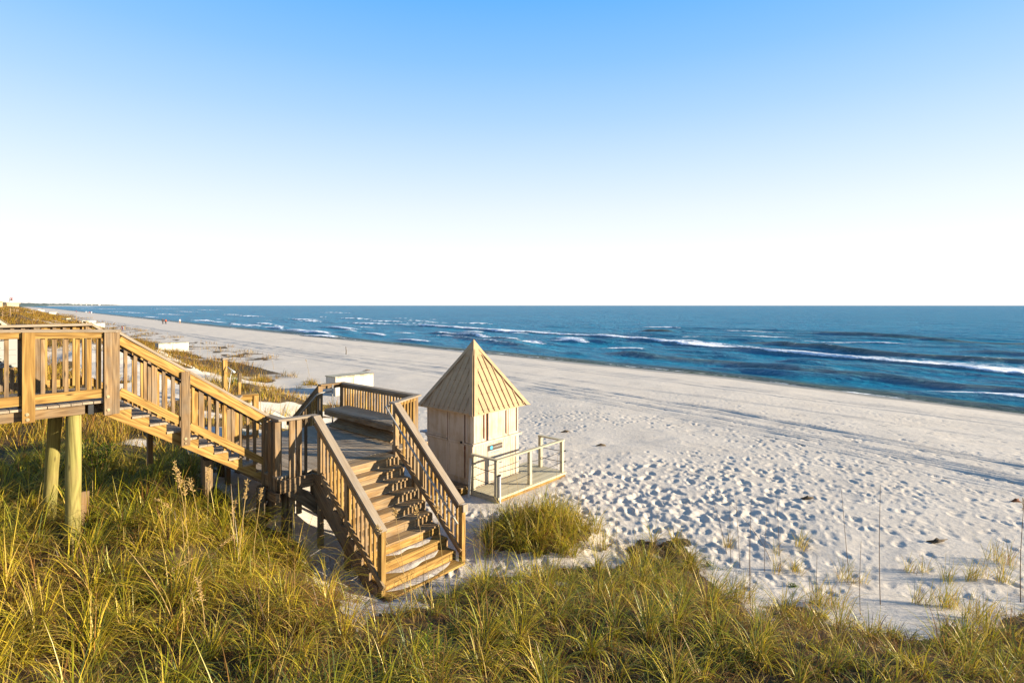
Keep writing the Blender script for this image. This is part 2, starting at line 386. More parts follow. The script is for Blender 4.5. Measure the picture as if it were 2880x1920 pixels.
grad = ramp(nt, el, [(0.0, sk_(1.22,1.10,1.0)), (.035, sk_(1.06,1.02,1.0)), (.070, sk_(.93,.965,1.0)), (.105, sk_(.82,.90,1.0)), (.150, sk_(.64,.80,1.0)), (.205, sk_(.43,.67,1.0)), (.262, sk_(.26,.555,1.0)), (.33, sk_(.125,.45,1.0)), (.5, sk_(.09,.24,.55)), (1.0, sk_(.08,.13,.24))])
skb = mixc(nt, 1.0, grad.outputs[0], (S, S, S), 'MULTIPLY')
skc = mixc(nt, .06, skb, sky.outputs[0])
nt.links.new(skc, bg.inputs['Color']); bg.inputs['Strength'].default_value = .1
vs = sc.view_settings; vs.view_transform = 'Standard'; vs.look = 'None'; vs.gamma = 1; vs.exposure = 1.5
sc.cycles.use_denoising = True; sc.cycles.max_bounces = 8; sc.cycles.diffuse_bounces = 4; sc.cycles.transmission_bounces = 2
sc.cycles.caustics_reflective = False; sc.cycles.caustics_refractive = False

# ------------------------------------------------------------------ sand
def poly_in(px, py, poly):
    ins = np.zeros(px.shape, bool); n = len(poly)
    for i in range(n):
        x1, y1 = poly[i]; x2, y2 = poly[(i+1) % n]
        c = ((y1 > py) != (y2 > py)) & (px < (x2-x1)*(py-y1)/((y2-y1) if y2 != y1 else 1e-9)+x1)
        ins ^= c
    return ins
P_LEFT = [(-900,1150),(0,1170),(250,1190),(420,1230),(560,1330),(640,1440),(760,1500),(850,1580),(930,1680),(1010,1740),(1120,1990),(1120,2600),(-900,2600)]
P_RIGHT = [(1000,1775),(1085,1745),(1200,1690),(1330,1630),(1440,1610),(1560,1625),(1700,1575),(1860,1545),(1960,1555),(1995,1650),(2080,1700),(2300,1735),(2500,1775),(2700,1760),(2880,1710),(3600,1700),(3600,2600),(960,2600),(960,1960)]
def proj(x, y, z):
    yy = np.maximum(y, .05); return CXP+F_PX*x/yy, V0+F_PX*(CAMZ-z)/yy
def density(x, y, z=None):
    """how thickly the dune grass grows at (x, y)"""
    if z is None: z = hgt(x, y)
    a, c = ac(x, y); px, py = proj(x, y, z)
    n = fbm(x*.8, y*.8, 31, 3); n1 = fbm(x*.28, y*.28, 35, 3); n2 = fbm(x*1.9, y*1.9, 37, 2)
    px = px+(fbm(x*1.1, y*1.1, 38, 3)-.5)*170; py = py+(fbm(x*1.1, y*1.1, 39, 3)-.5)*130
    front = (y > 1.5) & (y < 14)
    d = np.zeros_like(x)
    d = np.where(front & poly_in(px, py, P_LEFT) & (a < 6.3), np.clip(.75+1.5*(n2-.36), .5, 1), d)
    r = poly_in(px, py, P_RIGHT) & front
    thin = smooth((px-1980)/420)*smooth((1830-py)/150)
    d = np.where(r, np.clip(.80+1.6*(n2-.42)+(n-.5)*.8-.80*thin*(1.1-n), 0, 1), d)
    d = np.where(front & (((x-.58)/1.25)**2+((y-11.75)/1.05)**2 < .95+1.0*(n-.5)), 1.0, d)
    behind = (y <= 1.5) & (np.hypot(x, y) < 14)
    d = np.where(behind, .6, d)
    ft = np.interp(c, FTc, FTa); s = ft-a
    back = (c < -11.2) & (a < 5.2) & ~((c > -13.6) & (a > 4.6))
    d = np.where(back, np.maximum(d, smooth((n1-.22)/.22)*.95), d)
    mid = (c < -13.5) & (a >= 5.2) & (s > -1.2)
    far = smooth((-c-32)/18)
    dm = smooth((n1+.6*(n-.5)-.60)/.10)*.55
    dm = np.maximum(dm, far*smooth((n1-.27)/.2)*.9)
    edge = np.exp(-((s-1.6)/1.2)**2)*smooth((n-.42)/.2)*.9*((c < -25) & (c > -70))
    box = np.exp(-(((a-16.5)/3.0)**2+((c+29)/3.2)**2)**2)
    d = np.where(mid, np.maximum(dm, edge)*(1-box), d)
    sandy = (c < -50) & (s < 6) & (s > -6)
    d = np.where(sandy & (s < 2), np.maximum(d*(s > 0), .35*smooth((n-.55)/.1)), d)
    return d

thf = np.radians(np.concatenate([np.arange(-180,-54,6.0), np.arange(-53,53.01,.105), np.arange(54,180,6.0)]))
rr = np.concatenate([np.arange(.6,6,.11), np.arange(6,30,.075), np.arange(30,62,.16)])
g_ = [rr[-1]+.2]
while g_[-1] < 15000: g_.append(g_[-1]*1.022)
rr = np.concatenate([rr, g_]); nr, nth = len(rr), len(thf)
R_, T_ = np.meshgrid(rr, thf, indexing='ij')
X = R_*np.sin(T_); Y = R_*np.cos(T_)
Z = hgt(X, Y)
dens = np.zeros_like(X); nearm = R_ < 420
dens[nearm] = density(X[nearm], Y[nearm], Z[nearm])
# footprints, scuffs and hummocks trodden into the open sand
def dent(x, y, rl, rs, ang, dep, rim):
    r = math.hypot(x, y); t = math.atan2(x, y); k = 2.2*rl
    i0, i1 = np.searchsorted(rr, (r-k, r+k)); j0, j1 = np.searchsorted(thf, (t-k/r, t+k/r))
    if i1 <= i0 or j1 <= j0: return
    dx = X[i0:i1, j0:j1]-x; dy = Y[i0:i1, j0:j1]-y
    u = (dx*math.cos(ang)+dy*math.sin(ang))/rl; v = (-dx*math.sin(ang)+dy*math.cos(ang))/rs
    q = u*u+v*v
    Z[i0:i1, j0:j1] += -dep*np.exp(-(q**2.2)*1.1)+rim*np.exp(-((np.sqrt(q)-1.3)/.28)**2)
n_f = 0; tries = 0
while n_f < 5200 and tries < 60000:
    tries += 1
    t = math.radians(random.uniform(-50, 50)); r = math.sqrt(random.uniform(7.5**2, 60**2)) if random.random() < .55 else random.uniform(9, 26)
    x, y = r*math.sin(t), r*math.cos(t); a, c = float(x*AX+y*AY), float(-(x*BX+y*BY))
    aw = np.interp(c, AWc, AWa); ft = np.interp(c, FTc, FTa)
    if a > aw-3 or a < ft-1.5 or (9.9 < a < 12.6 and -12.6 < c < -9.2): continue
    px = CXP+F_PX*x/y; py = V0+F_PX*5/y
    p = .10+.55*vnoise(np.array(x*.12), np.array(y*.12), 77)
    busy = math.exp(-((px-1900)/330)**2-((py-1440)/130)**2); p += .16*busy
    p += .25*math.exp(-((a-34)/6)**2)
    calm = math.exp(-((px-1750)/330)**2-((py-1230)/75)**2); p -= .6*calm
    if c < -16: p *= .35
    if c < -30: p *= .5
    if random.random() > p*1.05: continue
    s = random.uniform(.6, 1.1)*(1.0 if busy > .25 else .85)
    dent(x, y, .17*s, .105*s, random.uniform(0, math.pi), random.uniform(.012, .024)*s*(1.5 if busy > .25 else 1.0), random.uniform(.004, .012)*s); n_f += 1
for k in range(500):
    t = math.radians(random.uniform(-50, 50)); r = random.uniform(7, 34); x, y = r*math.sin(t), r*math.cos(t)
    a, c = float(x*AX+y*AY), float(-(x*BX+y*BY))
    if (9.7 < a < 12.9 and -12.9 < c < -9.0) or a < np.interp(c, FTc, FTa)-2 or a > 38: continue
    s = random.uniform(.5, 1.4); dent(x, y, .6*s, .3*s, math.radians(random.uniform(-25, 25)), random.uniform(-.015, .015), .004)
a_, c_ = ac(X, Y); aw_ = np.interp(c_, AWc, AWa)
wet = smooth(1-(aw_-a_+ (fbm(X*.25, Y*.25, 4, 3)-.5)*2.6)/3.6)
verts = np.stack([X, Y, Z], 2).reshape(-1, 3)
I = np.arange(nr*nth).reshape(nr, nth)
q = np.stack([I[:-1, :-1], I[1:, :-1], I[1:, 1:], I[:-1, 1:]], 2).reshape(-1, 4)
wrap = np.stack([I[:-1, -1], I[1:, -1], I[1:, 0], I[:-1, 0]], 1); q = np.concatenate([q, wrap])
q = q[:, ::-1]
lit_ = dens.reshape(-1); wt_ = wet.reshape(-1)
# vehicle tracks: low ridges thrown up beside each wheel
tv, tq = [], []; base = len(verts)
def track(pts, off, hgt_, seed):
    global base
    pc_ = np.array(pts, float); cc = np.arange(pc_[0,1], pc_[-1,1], .22 if hgt_ > .03 else .3)
    aa = np.interp(cc, pc_[:,1], pc_[:,0])+off+.35*(fbm(cc*.05, cc*0+seed, 8, 2)-.5)*4
    k = (fbm(cc*.8, cc*0+seed*3.1, 12, 3))
    prof = [(-.30,-.012),(-.17,.9),(-.05,-.006),(.06,-.006),(.17,1.0),(.30,-.012)]
    V = []
    for o, hh in prof:
        x = (aa+o)*AX-cc*BX; y = (aa+o)*AY-cc*BY; z = hgt(x, y)+.008
        z = z+(hh if hh < .5 else hgt_*hh*np.clip(.25+1.5*(k-.25), .0, 1.3)*(.7+.6*vnoise(cc*4, cc*0+o*10, seed)))
        V.append(np.stack([x, y, z], 1))
    V = np.stack(V, 1); n = len(cc); J = np.arange(n*6).reshape(n, 6)+base
    tv.append(V.reshape(-1, 3)); tq.append(np.stack([J[:-1, :-1], J[:-1, 1:], J[1:, 1:], J[1:, :-1]], 2).reshape(-1, 4)); base += n*6
T1 = [(60,-330),(42,-160),(31,-60),(28.9,-25),(26.3,-10),(22.9,.6),(19.0,13)]
T3 = [(44,-90),(40.5,-40),(39.3,-27),(37.2,-12),(34.6,1),(31.5,14)]
for o, hh, sd in ((-.85,.06,1),(.85,.062,2),(-1.9,.05,3),(-3.0,.035,4),(.25,.04,5)): track(T1, o, hh, sd)
for o, hh, sd in ((-.8,.04,6),(.8,.045,7),(2.2,.03,8)): track(T3, o, hh, sd)
track([(36,-150),(33.5,-60),(33,-25),(31,-8),(28.5,3),(26,14)], 0, .03, 9)
verts = np.concatenate([verts]+tv); q = np.concatenate([q]+tq)
ex = len(verts)-len(lit_); lit_ = np.concatenate([lit_, np.zeros(ex)]); wt_ = np.concatenate([wt_, np.zeros(ex)])
sand = bigmesh('sand', verts, q, M['sand'], attrs=(('litter', lit_), ('wet', wt_))); sand['kind'] = 'structure'
sand['label'] = 'pale sand beach and dunes'
del sand['label']

# ------------------------------------------------------------------ sea
ths = np.radians(np.arange(-52, 62, .15)); rs = [26.0]
while rs[-1] < 170: rs.append(rs[-1]+.33+.0016*max(0, rs[-1]-60))
while rs[-1] < 16000: rs.append(rs[-1]*1.014)
rs = np.array(rs); Rs, Ts = np.meshgrid(rs, ths, indexing='ij'); X = Rs*np.sin(Ts); Y = Rs*np.cos(Ts)
a, c = ac(X, Y); aw = np.interp(c, AWc, AWa); off = a-aw
amp = smooth(off/12)*np.exp(-Rs/900)
# rotate noise so crests lie along the shore
zs = SEA+amp*((fbm(a*.16, c*.045, 41, 3)-.5)*.75+(fbm(a*.5, c*.16, 43, 3)-.5)*.26)
foam = np.zeros_like(X); shal_shade = smooth(1-off/5.0)*.9
def breaker(pts, h, front, back, c0, c1, fo, fw, patch, seed, soft=6):
    global zs, foam, shal_shade
    p = np.array(pts, float); o = np.argsort(p[:,1]); p = p[o]
    ab = np.interp(c, p[:,1], p[:,0])+(fbm(c*.09, c*0+seed, 5, 3)-.5)*2.6+(fbm(c*.6, c*0+seed, 15, 3)-.5)*1.1
    s = a-ab; ext = smooth((c-c0)/soft)*smooth((c1-c)/soft)
    hh = h*ext*(.55+.9*fbm(c*.11, c*0+seed*2.7, 6, 3))
    zs = zs+hh*np.where(s < 0, np.exp(-(s/front)**2), np.exp(-(s/back)**2))
    shal_shade = np.maximum(shal_shade, ext*np.exp(-((s+front*.5)/(front*.9))**2)*min(1, h*1.5))  # breaker front coloured olive: see-through water plus painted shade of its shoreward face
    f = np.where(s < 0, np.exp(-(s/(front*.8))**2), np.exp(-(s/(fw*(.4+1.2*vnoise(c*.35, c*0, seed+60))))**2))*fo*ext*(.55+.75*vnoise(c*.22, c*0+1, seed+40))
    band = patch*ext*smooth(s/.5)*np.exp(-np.maximum(s-1, 0)/9)*(.30+.95*fbm(a*.35, c*.10, 50+seed, 4))
    foam = np.maximum(foam, np.maximum(f, band))
F_ = [(105,-128),(93.4,-75.7),(85.8,-46),(74.4,-20),(69.5,-8.4),(64.9,1.9),(55,30),(50,60)]
D_ = [(112,-90),(105,-60),(99.8,-45),(97,-36),(88.8,-21.6),(83.2,-10),(78.8,0),(70,25),(64,60)]
I_ = [(66,-60),(60.5,-33),(59.6,-23.4),(56.6,-12.3),(54.2,-5),(51.5,3),(47,25)]
breaker(F_, .40, .9, 3.0, -132, 80, 1.0, 1.3, 1.15, 1)
breaker(D_, .55, 1.5, 3.6, -33, 8, .35, .6, .30, 2)
breaker(I_, .42, 1.3, 3.0, -40, 60, .28, .35, .10, 3)
breaker([(a_-3.2, c_) for a_, c_ in F_], .2, .8, 2.5, -20, 70, .2, .4, .1, 4)
breaker([(81,-104),(78,-85),(75,-70),(70,-56)], .4, 1.0, 2.5, -96, -58, .75, .9, .35, 5)
breaker([(72,-84),(66,-62),(63,-50)], .30, .9, 2.2, -80, -48, .6, .6, .2, 6)
breaker([(126,-80),(118,-60),(112,-48)], .75, 1.6, 4, -66, -50, .0, .5, .0, 7)
breaker([(95,0),(88,20),(80,45)], .35, 1.5, 3.5, -6, 60, .1, .5, .15, 9)
breaker([(135,-40),(122,-10),(110,15)], .5, 2.0, 5, -34, 30, .0, .5, .05, 8)
rs_ = random.Random(5)
for k in range(230):
    c0 = rs_.uniform(-260, 40) if k > 90 else rs_.uniform(-60, 12); o0 = rs_.uniform(4, 95)**1.0; a0 = float(np.interp(c0, AWc, AWa))+o0; ln = rs_.uniform(1.6, 6)*(1+o0/70); h0 = rs_.uniform(.10, .32)*(1.2 if o0 < 40 else .9)
    ib = (np.abs(c-c0) < 2.6*ln) & (np.abs(a-a0) < 9); 
    if not ib.any(): continue
    cc = c[ib]; s_ = a[ib]-a0-(cc-c0)*rs_.uniform(-.12, .12)-(fbm(cc*.15, cc*0+k, 7, 2)-.5)*2.4; g = np.exp(-((cc-c0)/ln)**2)
    zs[ib] += h0*g*np.where(s_ < 0, np.exp(-(s_/.8)**2), np.exp(-(s_/2.0)**2)); shal_shade[ib] = np.maximum(shal_shade[ib], .3*g*np.exp(-((s_+.6)/.7)**2))  # shaded face of each small crest goes into the colour too
    if rs_.random() < (.30 if c0 < -60 else .05): foam[ib] = np.maximum(foam[ib], .95*g*np.where(s_ < 0, np.exp(-(s_/.5)**2), np.exp(-(s_/rs_.uniform(.6, 2.2))**2)))
# the lap of water along the edge of the sand
sw = off-.5-(fbm(c*.10, c*0+3, 15, 3)-.5)*2.4
foam = np.maximum(foam, np.exp(-(sw/.28)**2)*(.35+.6*vnoise(c*.12, c*0, 19)))
zs = zs+.10*np.exp(-((sw-1.2)/.7)**2)
shal_shade = np.maximum(shal_shade, smooth(1-(off-1.0)/3.5)*(.35+.65*vnoise(c*.14, c*0, 29)))
for (px, py, ln, dp) in ((650,886,7,1.5),(700,890,9,1.6),(560,904,8,1.8),(690,916,11,1.6),(745,913,6,1.2),(850,900,9,2.6),(875,905,7,1.8),(828,932,8,1.8),(870,938,10,1.6),(910,948,8,1.4),(1000,897,8,1.6),(1040,912,12,1.4),(1080,905,9,1.2),(420,893,9,1.8),(470,885,12,1.8),(380,880,12,2),(520,877,12,2.2),(330,878,12,2),(300,869,16,2.4),(240,868,20,3),(580,872,12,2.2),(940,880,10,1.8),(1180,905,7,1.2),(770,925,7,1.2),(960,925,9,1.2),(1330,912,7,1.4),(610,908,7,1.2),(200,863,25,4),(450,868,16,3)):
    x0, y0 = PH(px, py, SEA); a0, c0 = x0*AX+y0*AY, -(x0*BX+y0*BY)
    k = max(1.0, y0/110); g = np.exp(-((c-c0)/(ln*k*.8))**2)
    s = a-a0-(fbm(c*.12, c*0+px, 7, 2)-.5)*3.0
    zs = zs+.5*g*np.where(s < 0, np.exp(-(s/1.0)**2), np.exp(-(s/3.0)**2))
    shal_shade = np.maximum(shal_shade, .45*g*np.exp(-((s+.8)/.9)**2))  # whitecap fronts darkened in colour as their shaded side
    foam = np.maximum(foam, 1.25*g*np.where(s < 0, np.exp(-(s/.7)**2), np.exp(-(s/(dp*k)))*.85))
# long faint streaks of old foam
st = fbm(a*.10, c*.016, 61, 4)
foam = np.maximum(foam, .30*smooth((st-.55)/.12)*smooth((off-4)/5)*np.exp(-np.maximum(off-30, 0)/30))
verts = np.stack([X, Y, zs], 2).reshape(-1, 3); n0, n1 = X.shape
I = np.arange(n0*n1).reshape(n0, n1); q = np.stack([I[:-1, :-1], I[:-1, 1:], I[1:, 1:], I[1:, :-1]], 2).reshape(-1, 4)
keep = (off.reshape(-1)[q] > -2.5).any(1); q = q[keep]
used = np.unique(q); rem = np.full(len(verts), -1); rem[used] = np.arange(len(used))
sea = bigmesh('sea', verts[used], rem[q], M['sea'], attrs=(('foam', foam.reshape(-1)[used]), ('shallow_and_shade', shal_shade.reshape(-1)[used]))); sea['kind'] = 'structure'

# ------------------------------------------------------------------ boardwalk: upper walkway
DZ = 3.50                                       # walkway deck height
def zn(a): return 4.608 if a > 2.44 else 4.608-.034*(max(a, .9)-2.44)
NB, FB = 10.63, 12.45                           # near and far railing lines
wk = thing('walkway', 'raised timber walkway on two green pilings with baluster railings', 'walkway', W(1.0, 11.5, DZ), None)
def decking(b, a0, a1, b0, b1, z, wd=.14, along='b', gap=.008, th=.035):
    if along == 'b':
        n = int(round((a1-a0)/wd)); s = (a1-a0)/n
        for i in range(n): b.box(a0+i*s+gap/2, a0+(i+1)*s-gap/2, b0+random.uniform(-.012,.012), b1+random.uniform(-.012,.012), z-th, z+random.uniform(-.002,.002))
    else:
        n = int(round((b1-b0)/wd)); s = (b1-b0)/n
        for i in range(n): b.box(a0+random.uniform(-.012,.012), a1+random.uniform(-.012,.012), b0+i*s+gap/2, b0+(i+1)*s-gap/2, z-th, z+random.uniform(-.002,.002))
one('decking', wk, M['deck'], lambda b: decking(b, -3.0, 2.44, NB-.06, FB+.08, DZ))
one('fascia_beam', wk, M['old'], lambda b: b.box(-3.0, 2.06, NB-.01, NB+.05, DZ-.185, DZ-.04))
one('fascia_beam', wk, M['old'], lambda b: b.box(-3.0, 2.4, FB, FB+.06, DZ-.185, DZ-.04))
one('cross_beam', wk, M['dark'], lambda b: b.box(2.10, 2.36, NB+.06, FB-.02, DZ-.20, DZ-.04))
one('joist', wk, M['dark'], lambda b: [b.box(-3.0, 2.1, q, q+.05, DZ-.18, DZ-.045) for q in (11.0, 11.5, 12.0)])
one('metal_bracket', wk, M['darksteel'], lambda b: b.box(2.10, 2.17, NB-.012, NB+.004, DZ-.2, DZ-.05))
for (bb, fr, sd) in ((NB, -1, 'near'), (FB, 1, 'far')):
    f = bb+fr*.05
    zc = zn if sd == 'near' else (lambda a: 4.668)
    segs = [(-3.0, .9), (.9, 2.5)]
    def cap_(b, bb=bb, zc=zc):
        for a0, a1 in segs: b.bar((a0, bb, zc(a0)-.019), (a1+.01, bb, zc(a1)-.019), .19, .038)
    one('rail_cap', wk, M['cap'], cap_)
    for a0, a1 in (((-3.0,1.31),(1.46,2.28)) if sd == 'near' else ((-3.0,1.72),(1.73,2.5))):
        mm = M['pine'] if sd == 'near' or a0 > 1 else M['old']
        one('rail_board', wk, mm, lambda b: b.bar((a0, bb+fr*.055, zc(a0)-.085), (a1, bb+fr*.055, zc(a1)-.085), .038, .09))
        one('lower_rail_board', wk, mm, lambda b: b.box(a0, a1, bb+fr*.035, bb+fr*.073, DZ+.05, DZ+.19))
    ap = [1.556,1.688,1.829,1.968,2.107,2.235,1.156,1.02,.88,.74,.60,.46,.32,.18,.04] if sd == 'near' else [2.40-.139*i for i in range(22)]
    for x in ap:
        wdt = .05 if random.random() > .15 else .085
        mm = random.choice([M['old'], M['pine'], M['old']]) if sd == 'near' else random.choice([M['pine'], M['old'], M['pine']])
        one('baluster', wk, mm, lambda b: b.box(x-wdt/2, x+wdt/2, bb+fr*-.005, bb+fr*.030 if fr > 0 else bb+.005, DZ+.06, zc(x)-.045) if fr > 0 else b.box(x-wdt/2, x+wdt/2, bb-.03, bb+.005, DZ+.06, zc(x)-.045))
one('post', wk, M['pine'], lambda b: b.box(1.315, 1.455, NB-.115, NB-.072, 3.30, zn(1.39)-.04))
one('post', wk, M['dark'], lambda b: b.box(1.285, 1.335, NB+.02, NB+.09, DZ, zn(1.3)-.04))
one('post', wk, M['old'], lambda b: b.box(2.288, 2.388, NB-.115, NB-.005, 3.27, 4.57))
one('post', wk, M['old'], lambda b: b.box(2.391, 2.489, NB-.110, NB-.010, 3.275, 4.568))
one('post', wk, M['old'], lambda b: b.box(1.70, 1.79, FB-.03, FB+.03, DZ-.2, 4.62))
one('post', wk, M['old'], lambda b: b.box(2.42, 2.51, FB-.03, FB+.06, DZ-.2, 4.62))
for a, z in ((1.365, 3.42), (1.37, 3.345), (2.335, 3.35), (2.33, 3.56)):
    one('bolt', wk, M['bolt'], lambda b: b.tube([(a, NB-.104, z), (a, NB-.1175, z), (a, NB-.118, z), (a, NB-.128, z)], [.026, .026, .017, .017], n=10))
def pil(b, p0, p1, r0, r1):
    P = [Vector(p0).lerp(Vector(p1), t) for t in np.linspace(0, 1, 9)]
    b.tubew(P, [r0+(r1-r0)*t+random.uniform(-.004,.004) for t in np.linspace(0, 1, 9)], n=18)
one('piling', wk, M['piling'], lambda b: pil(b, W(1.93, 10.75, .75), W(1.945, 10.75, DZ-.165), .102, .100), smooth=True)
one('piling', wk, M['piling'], lambda b: pil(b, W(1.86, 12.28, 1.0), W(1.90, 11.80, DZ-.165), .100, .096), smooth=True)
one('piling', wk, M['piling'], lambda b: pil(b, W(-2.2, 10.75, .75), W(-2.2, 10.75, DZ-.165), .132, .128), smooth=True)
one('brace_plank', wk, M['old'], lambda b: b.bar((2.10, 11.0, .9), (2.14, 11.05, 2.0), .05, .12))

# ------------------------------------------------------------------ upper flight of stairs
us = thing('upper_stairs', 'upper wooden staircase with notched stringers descending from the walkway to the bench landing', 'staircase', W(3.7, 11.5, 1.81))
A0, T_, H0, RR = 2.68, .253, 1.862, .168
for bb in (NB+.02, FB-.08):
    def strg(b):
        pts = [(2.30, bb, 5-1.733), (2.30, bb, 5-H0+RR)]
        for i in range(9):
            pts += [(A0+T_*i, bb, 5-(H0+RR*(i-1))), (A0+T_*i, bb, 5-(H0+RR*i))]
        pts += [(4.98, bb, 5-(H0+RR*8)), (4.98, bb, 5-3.48)]
        b.prism(pts, (0, .045, 0), grain=(.83, 0, -.56), tint=1.05)
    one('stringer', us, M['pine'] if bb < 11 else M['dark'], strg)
for i in range(1, 10):
    z = 5-(H0+RR*(i-1))+RR+.036
    a1 = A0+T_*(i-1)
    def trd(b):
        b.box(a1-T_+.005, a1-.108, NB+.0, FB-.02, z-.034, z); b.box(a1-.104, a1+.022, NB+.0, FB-.02, z-.034, z+.001)
    one('tread', us, M['deck'], trd)
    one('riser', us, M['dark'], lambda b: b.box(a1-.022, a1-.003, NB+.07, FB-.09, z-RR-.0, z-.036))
def sloped(a0, z0, a1, z1, a): return z0+(z1-z0)*(a-a0)/(a1-a0)
nc = (2.44, 4.608, 4.93, 2.868); fc = (2.5, 4.668, 4.95, 2.90)
for bb, fr, cc in ((NB, -1, nc), (FB, 1, fc)):
    one('rail_cap', us, M['cap'], lambda b: b.bar((cc[0]+.01, bb, cc[1]-.02), (cc[2], bb+.03*(fr < 0), cc[3]-.02), .19, .038))
    one('rail_board', us, M['pine'], lambda b: b.bar((cc[0]+.055, bb+fr*.055, cc[1]-.150), (cc[2]-.03, bb+fr*.055, cc[3]-.128), .038, .145))
    lb = (2.49, 3.624, 4.93, 1.922)
    for (a0, a1) in ((2.495, 3.37), (3.52, 4.86)) if fr < 0 else ((2.5, 4.9),):
        one('lower_rail_board', us, M['pine'], lambda b: b.bar((a0, bb+fr*.055, sloped(*lb, a0)), (a1, bb+fr*.055, sloped(*lb, a1)), .038, .125))
    xs = [2.588,2.724,2.862,2.996,3.133,3.273,3.588,3.721,3.856,3.994,4.129,4.259,4.406,4.536,4.665] if fr < 0 else [2.62+.137*i for i in range(17)]
    for x in xs:
        wdt = .047 if random.random() > .12 else .08
        mm = M['old'] if (fr < 0) ^ (random.random() < .25) else M['pine']
        zt = sloped(*cc, x)-.06; zb = sloped(*lb, x)-.13
        one('baluster', us, mm, lambda b: b.box(x-wdt/2, x+wdt/2, bb-.03 if fr < 0 else bb-.005, bb+.005 if fr < 0 else bb+.03, zb, zt))
one('post', us, M['old'], lambda b: b.box(3.375, 3.515, NB-.118, NB-.076, 2.575, sloped(*nc, 3.445)-.055))
one('post', us, M['old'], lambda b: b.box(4.80, 4.90, NB-.10, NB-.0, 1.45, 2.86))
one('post', us, M['old'], lambda b: b.box(4.86, 4.95, FB-.02, FB+.07, .4, 2.86))
one('post', us, M['old'], lambda b: b.box(3.40, 3.49, FB-.02, FB+.07, 1.9, sloped(*fc, 3.445)-.05))
for z, r_ in ((2.70, .024), (2.62, .013)):
    one('bolt', us, M['bolt'], lambda b: b.tube([(3.44, NB-.13, z), (3.44, NB-.11, z)], r_, n=10))
def grab(b):
    b.tube([(2.45, NB+.12, 4.29), (2.55, NB+.13, 4.268), (4.85, NB+.13, 2.69), (4.93, NB+.10, 2.62)], .021, n=10)
    for x in (2.7, 3.45, 4.2): b.tube([(x, NB+.01, sloped(2.55, 4.268, 4.85, 2.69, x)-.05), (x, NB+.13, sloped(2.55, 4.268, 4.85, 2.69, x)-.05), (x, NB+.13, sloped(2.55, 4.268, 4.85, 2.69, x))], .008, n=6)
one('grab_rail', us, M['darksteel'], grab, smooth=True)
for (a, b_) in ((3.95, 10.95), (4.25, 11.9)):
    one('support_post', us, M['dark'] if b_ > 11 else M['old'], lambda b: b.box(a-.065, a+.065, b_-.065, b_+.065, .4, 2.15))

# ------------------------------------------------------------------ landing with bench
LZ = 1.81
ld = thing('landing', 'weathered grey timber landing with a built-in bench and a dark cross brace below', 'landing', W(6.5, 11.8, LZ))
one('decking', ld, M['deck'], lambda b: decking(b, 4.80, 8.42, 9.99, 13.62, LZ, wd=.142))
def nose(b): b.box(5.50, 7.19, 9.57, 9.72, LZ-.036, LZ-.001); b.box(5.50, 7.19, 9.725, 9.86, LZ-.036, LZ-.001); b.box(5.50, 7.19, 9.865, 9.985, LZ-.036, LZ-.002)
one('nosing_board', ld, M['tread'], nose)
def rim(b):
    b.box(4.80, 8.42, 10.0, 10.05, LZ-.25, LZ-.037); b.box(4.82, 4.87, 10.06, 13.6, LZ-.25, LZ-.037); b.box(8.36, 8.41, 10.06, 13.6, LZ-.25, LZ-.037); b.box(4.88, 8.35, 13.55, 13.6, LZ-.25, LZ-.037)
    b.box(4.72, 4.79, 9.86, 10.66, LZ-.42, LZ-.27); b.box(4.80, 5.46, 9.86, 9.91, LZ-.27, LZ-.04)
one('rim_joist', ld, M['old'], rim)
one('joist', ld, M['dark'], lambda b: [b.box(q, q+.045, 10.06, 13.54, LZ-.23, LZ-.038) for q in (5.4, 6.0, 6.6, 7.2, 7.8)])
RT = 2.87
def cap(b, p0, p1, w=.15): b.bar(p0, p1, w, .038)
one('rail_cap', ld, M['cap'], lambda b: cap(b, (4.93, 10.70, RT-.02), (4.92, 10.05, RT-.019)))
one('rail_cap', ld, M['cap'], lambda b: cap(b, (4.86, 10.10, RT-.021), (5.56, 9.98, RT-.018)))
one('rail_cap', ld, M['cap'], lambda b: cap(b, (8.40, 13.66, RT-.02), (8.40, 10.32, RT-.022), .16))
one('rail_cap', ld, M['old'], lambda b: cap(b, (8.47, 13.60, RT-.017), (7.74, 13.67, RT-.020)))
one('rail_cap', ld, M['cap'], lambda b: cap(b, (8.47, 10.40, RT-.018), (7.40, 9.96, RT-.021), .14))
one('rail_cap', ld, M['cap'], lambda b: cap(b, (4.97, 12.52, RT-.02), (5.60, 13.55, RT-.02), .15))
one('rail_cap', ld, M['pine'], lambda b: cap(b, (5.50, 13.54, RT-.016), (5.98, 13.43, RT-.018), .15))
def rboard(n, m, p0, p1, dz=.085, h=.09): one(n, ld, m, lambda b: b.bar((p0[0], p0[1], RT-dz), (p1[0], p1[1], RT-dz), .038, h))
rboard('rail_board', M['old'], (8.34, 13.55), (8.34, 10.42)); rboard('rail_board', M['pine'], (8.38, 10.40), (7.48, 10.01)); rboard('rail_board', M['old'], (8.36, 13.62), (7.80, 13.66))
rboard('rail_board', M['old'], (5.02, 10.06), (5.44, 9.99)); rboard('rail_board', M['pine'], (5.04, 12.60), (5.56, 13.46)); rboard('rail_board', M['pine'], (5.56, 13.50), (5.94, 13.41))
rboard('lower_rail_board', M['old'], (8.34, 13.5), (8.34, 10.45), RT-LZ-.16); rboard('lower_rail_board', M['old'], (5.04, 12.60), (5.56, 13.46), RT-LZ-.02, .14)
rboard('lower_rail_board', M['old'], (5.56, 13.50), (5.96, 13.40), RT-LZ-.02, .14)
for k in range(25):
    q = 10.52+k*.121
    one('baluster', ld, random.choice([M['old'], M['pine'], M['old']]), lambda b: b.box(8.355, 8.39, q-.028, q+.028, LZ+.08, RT-.04))
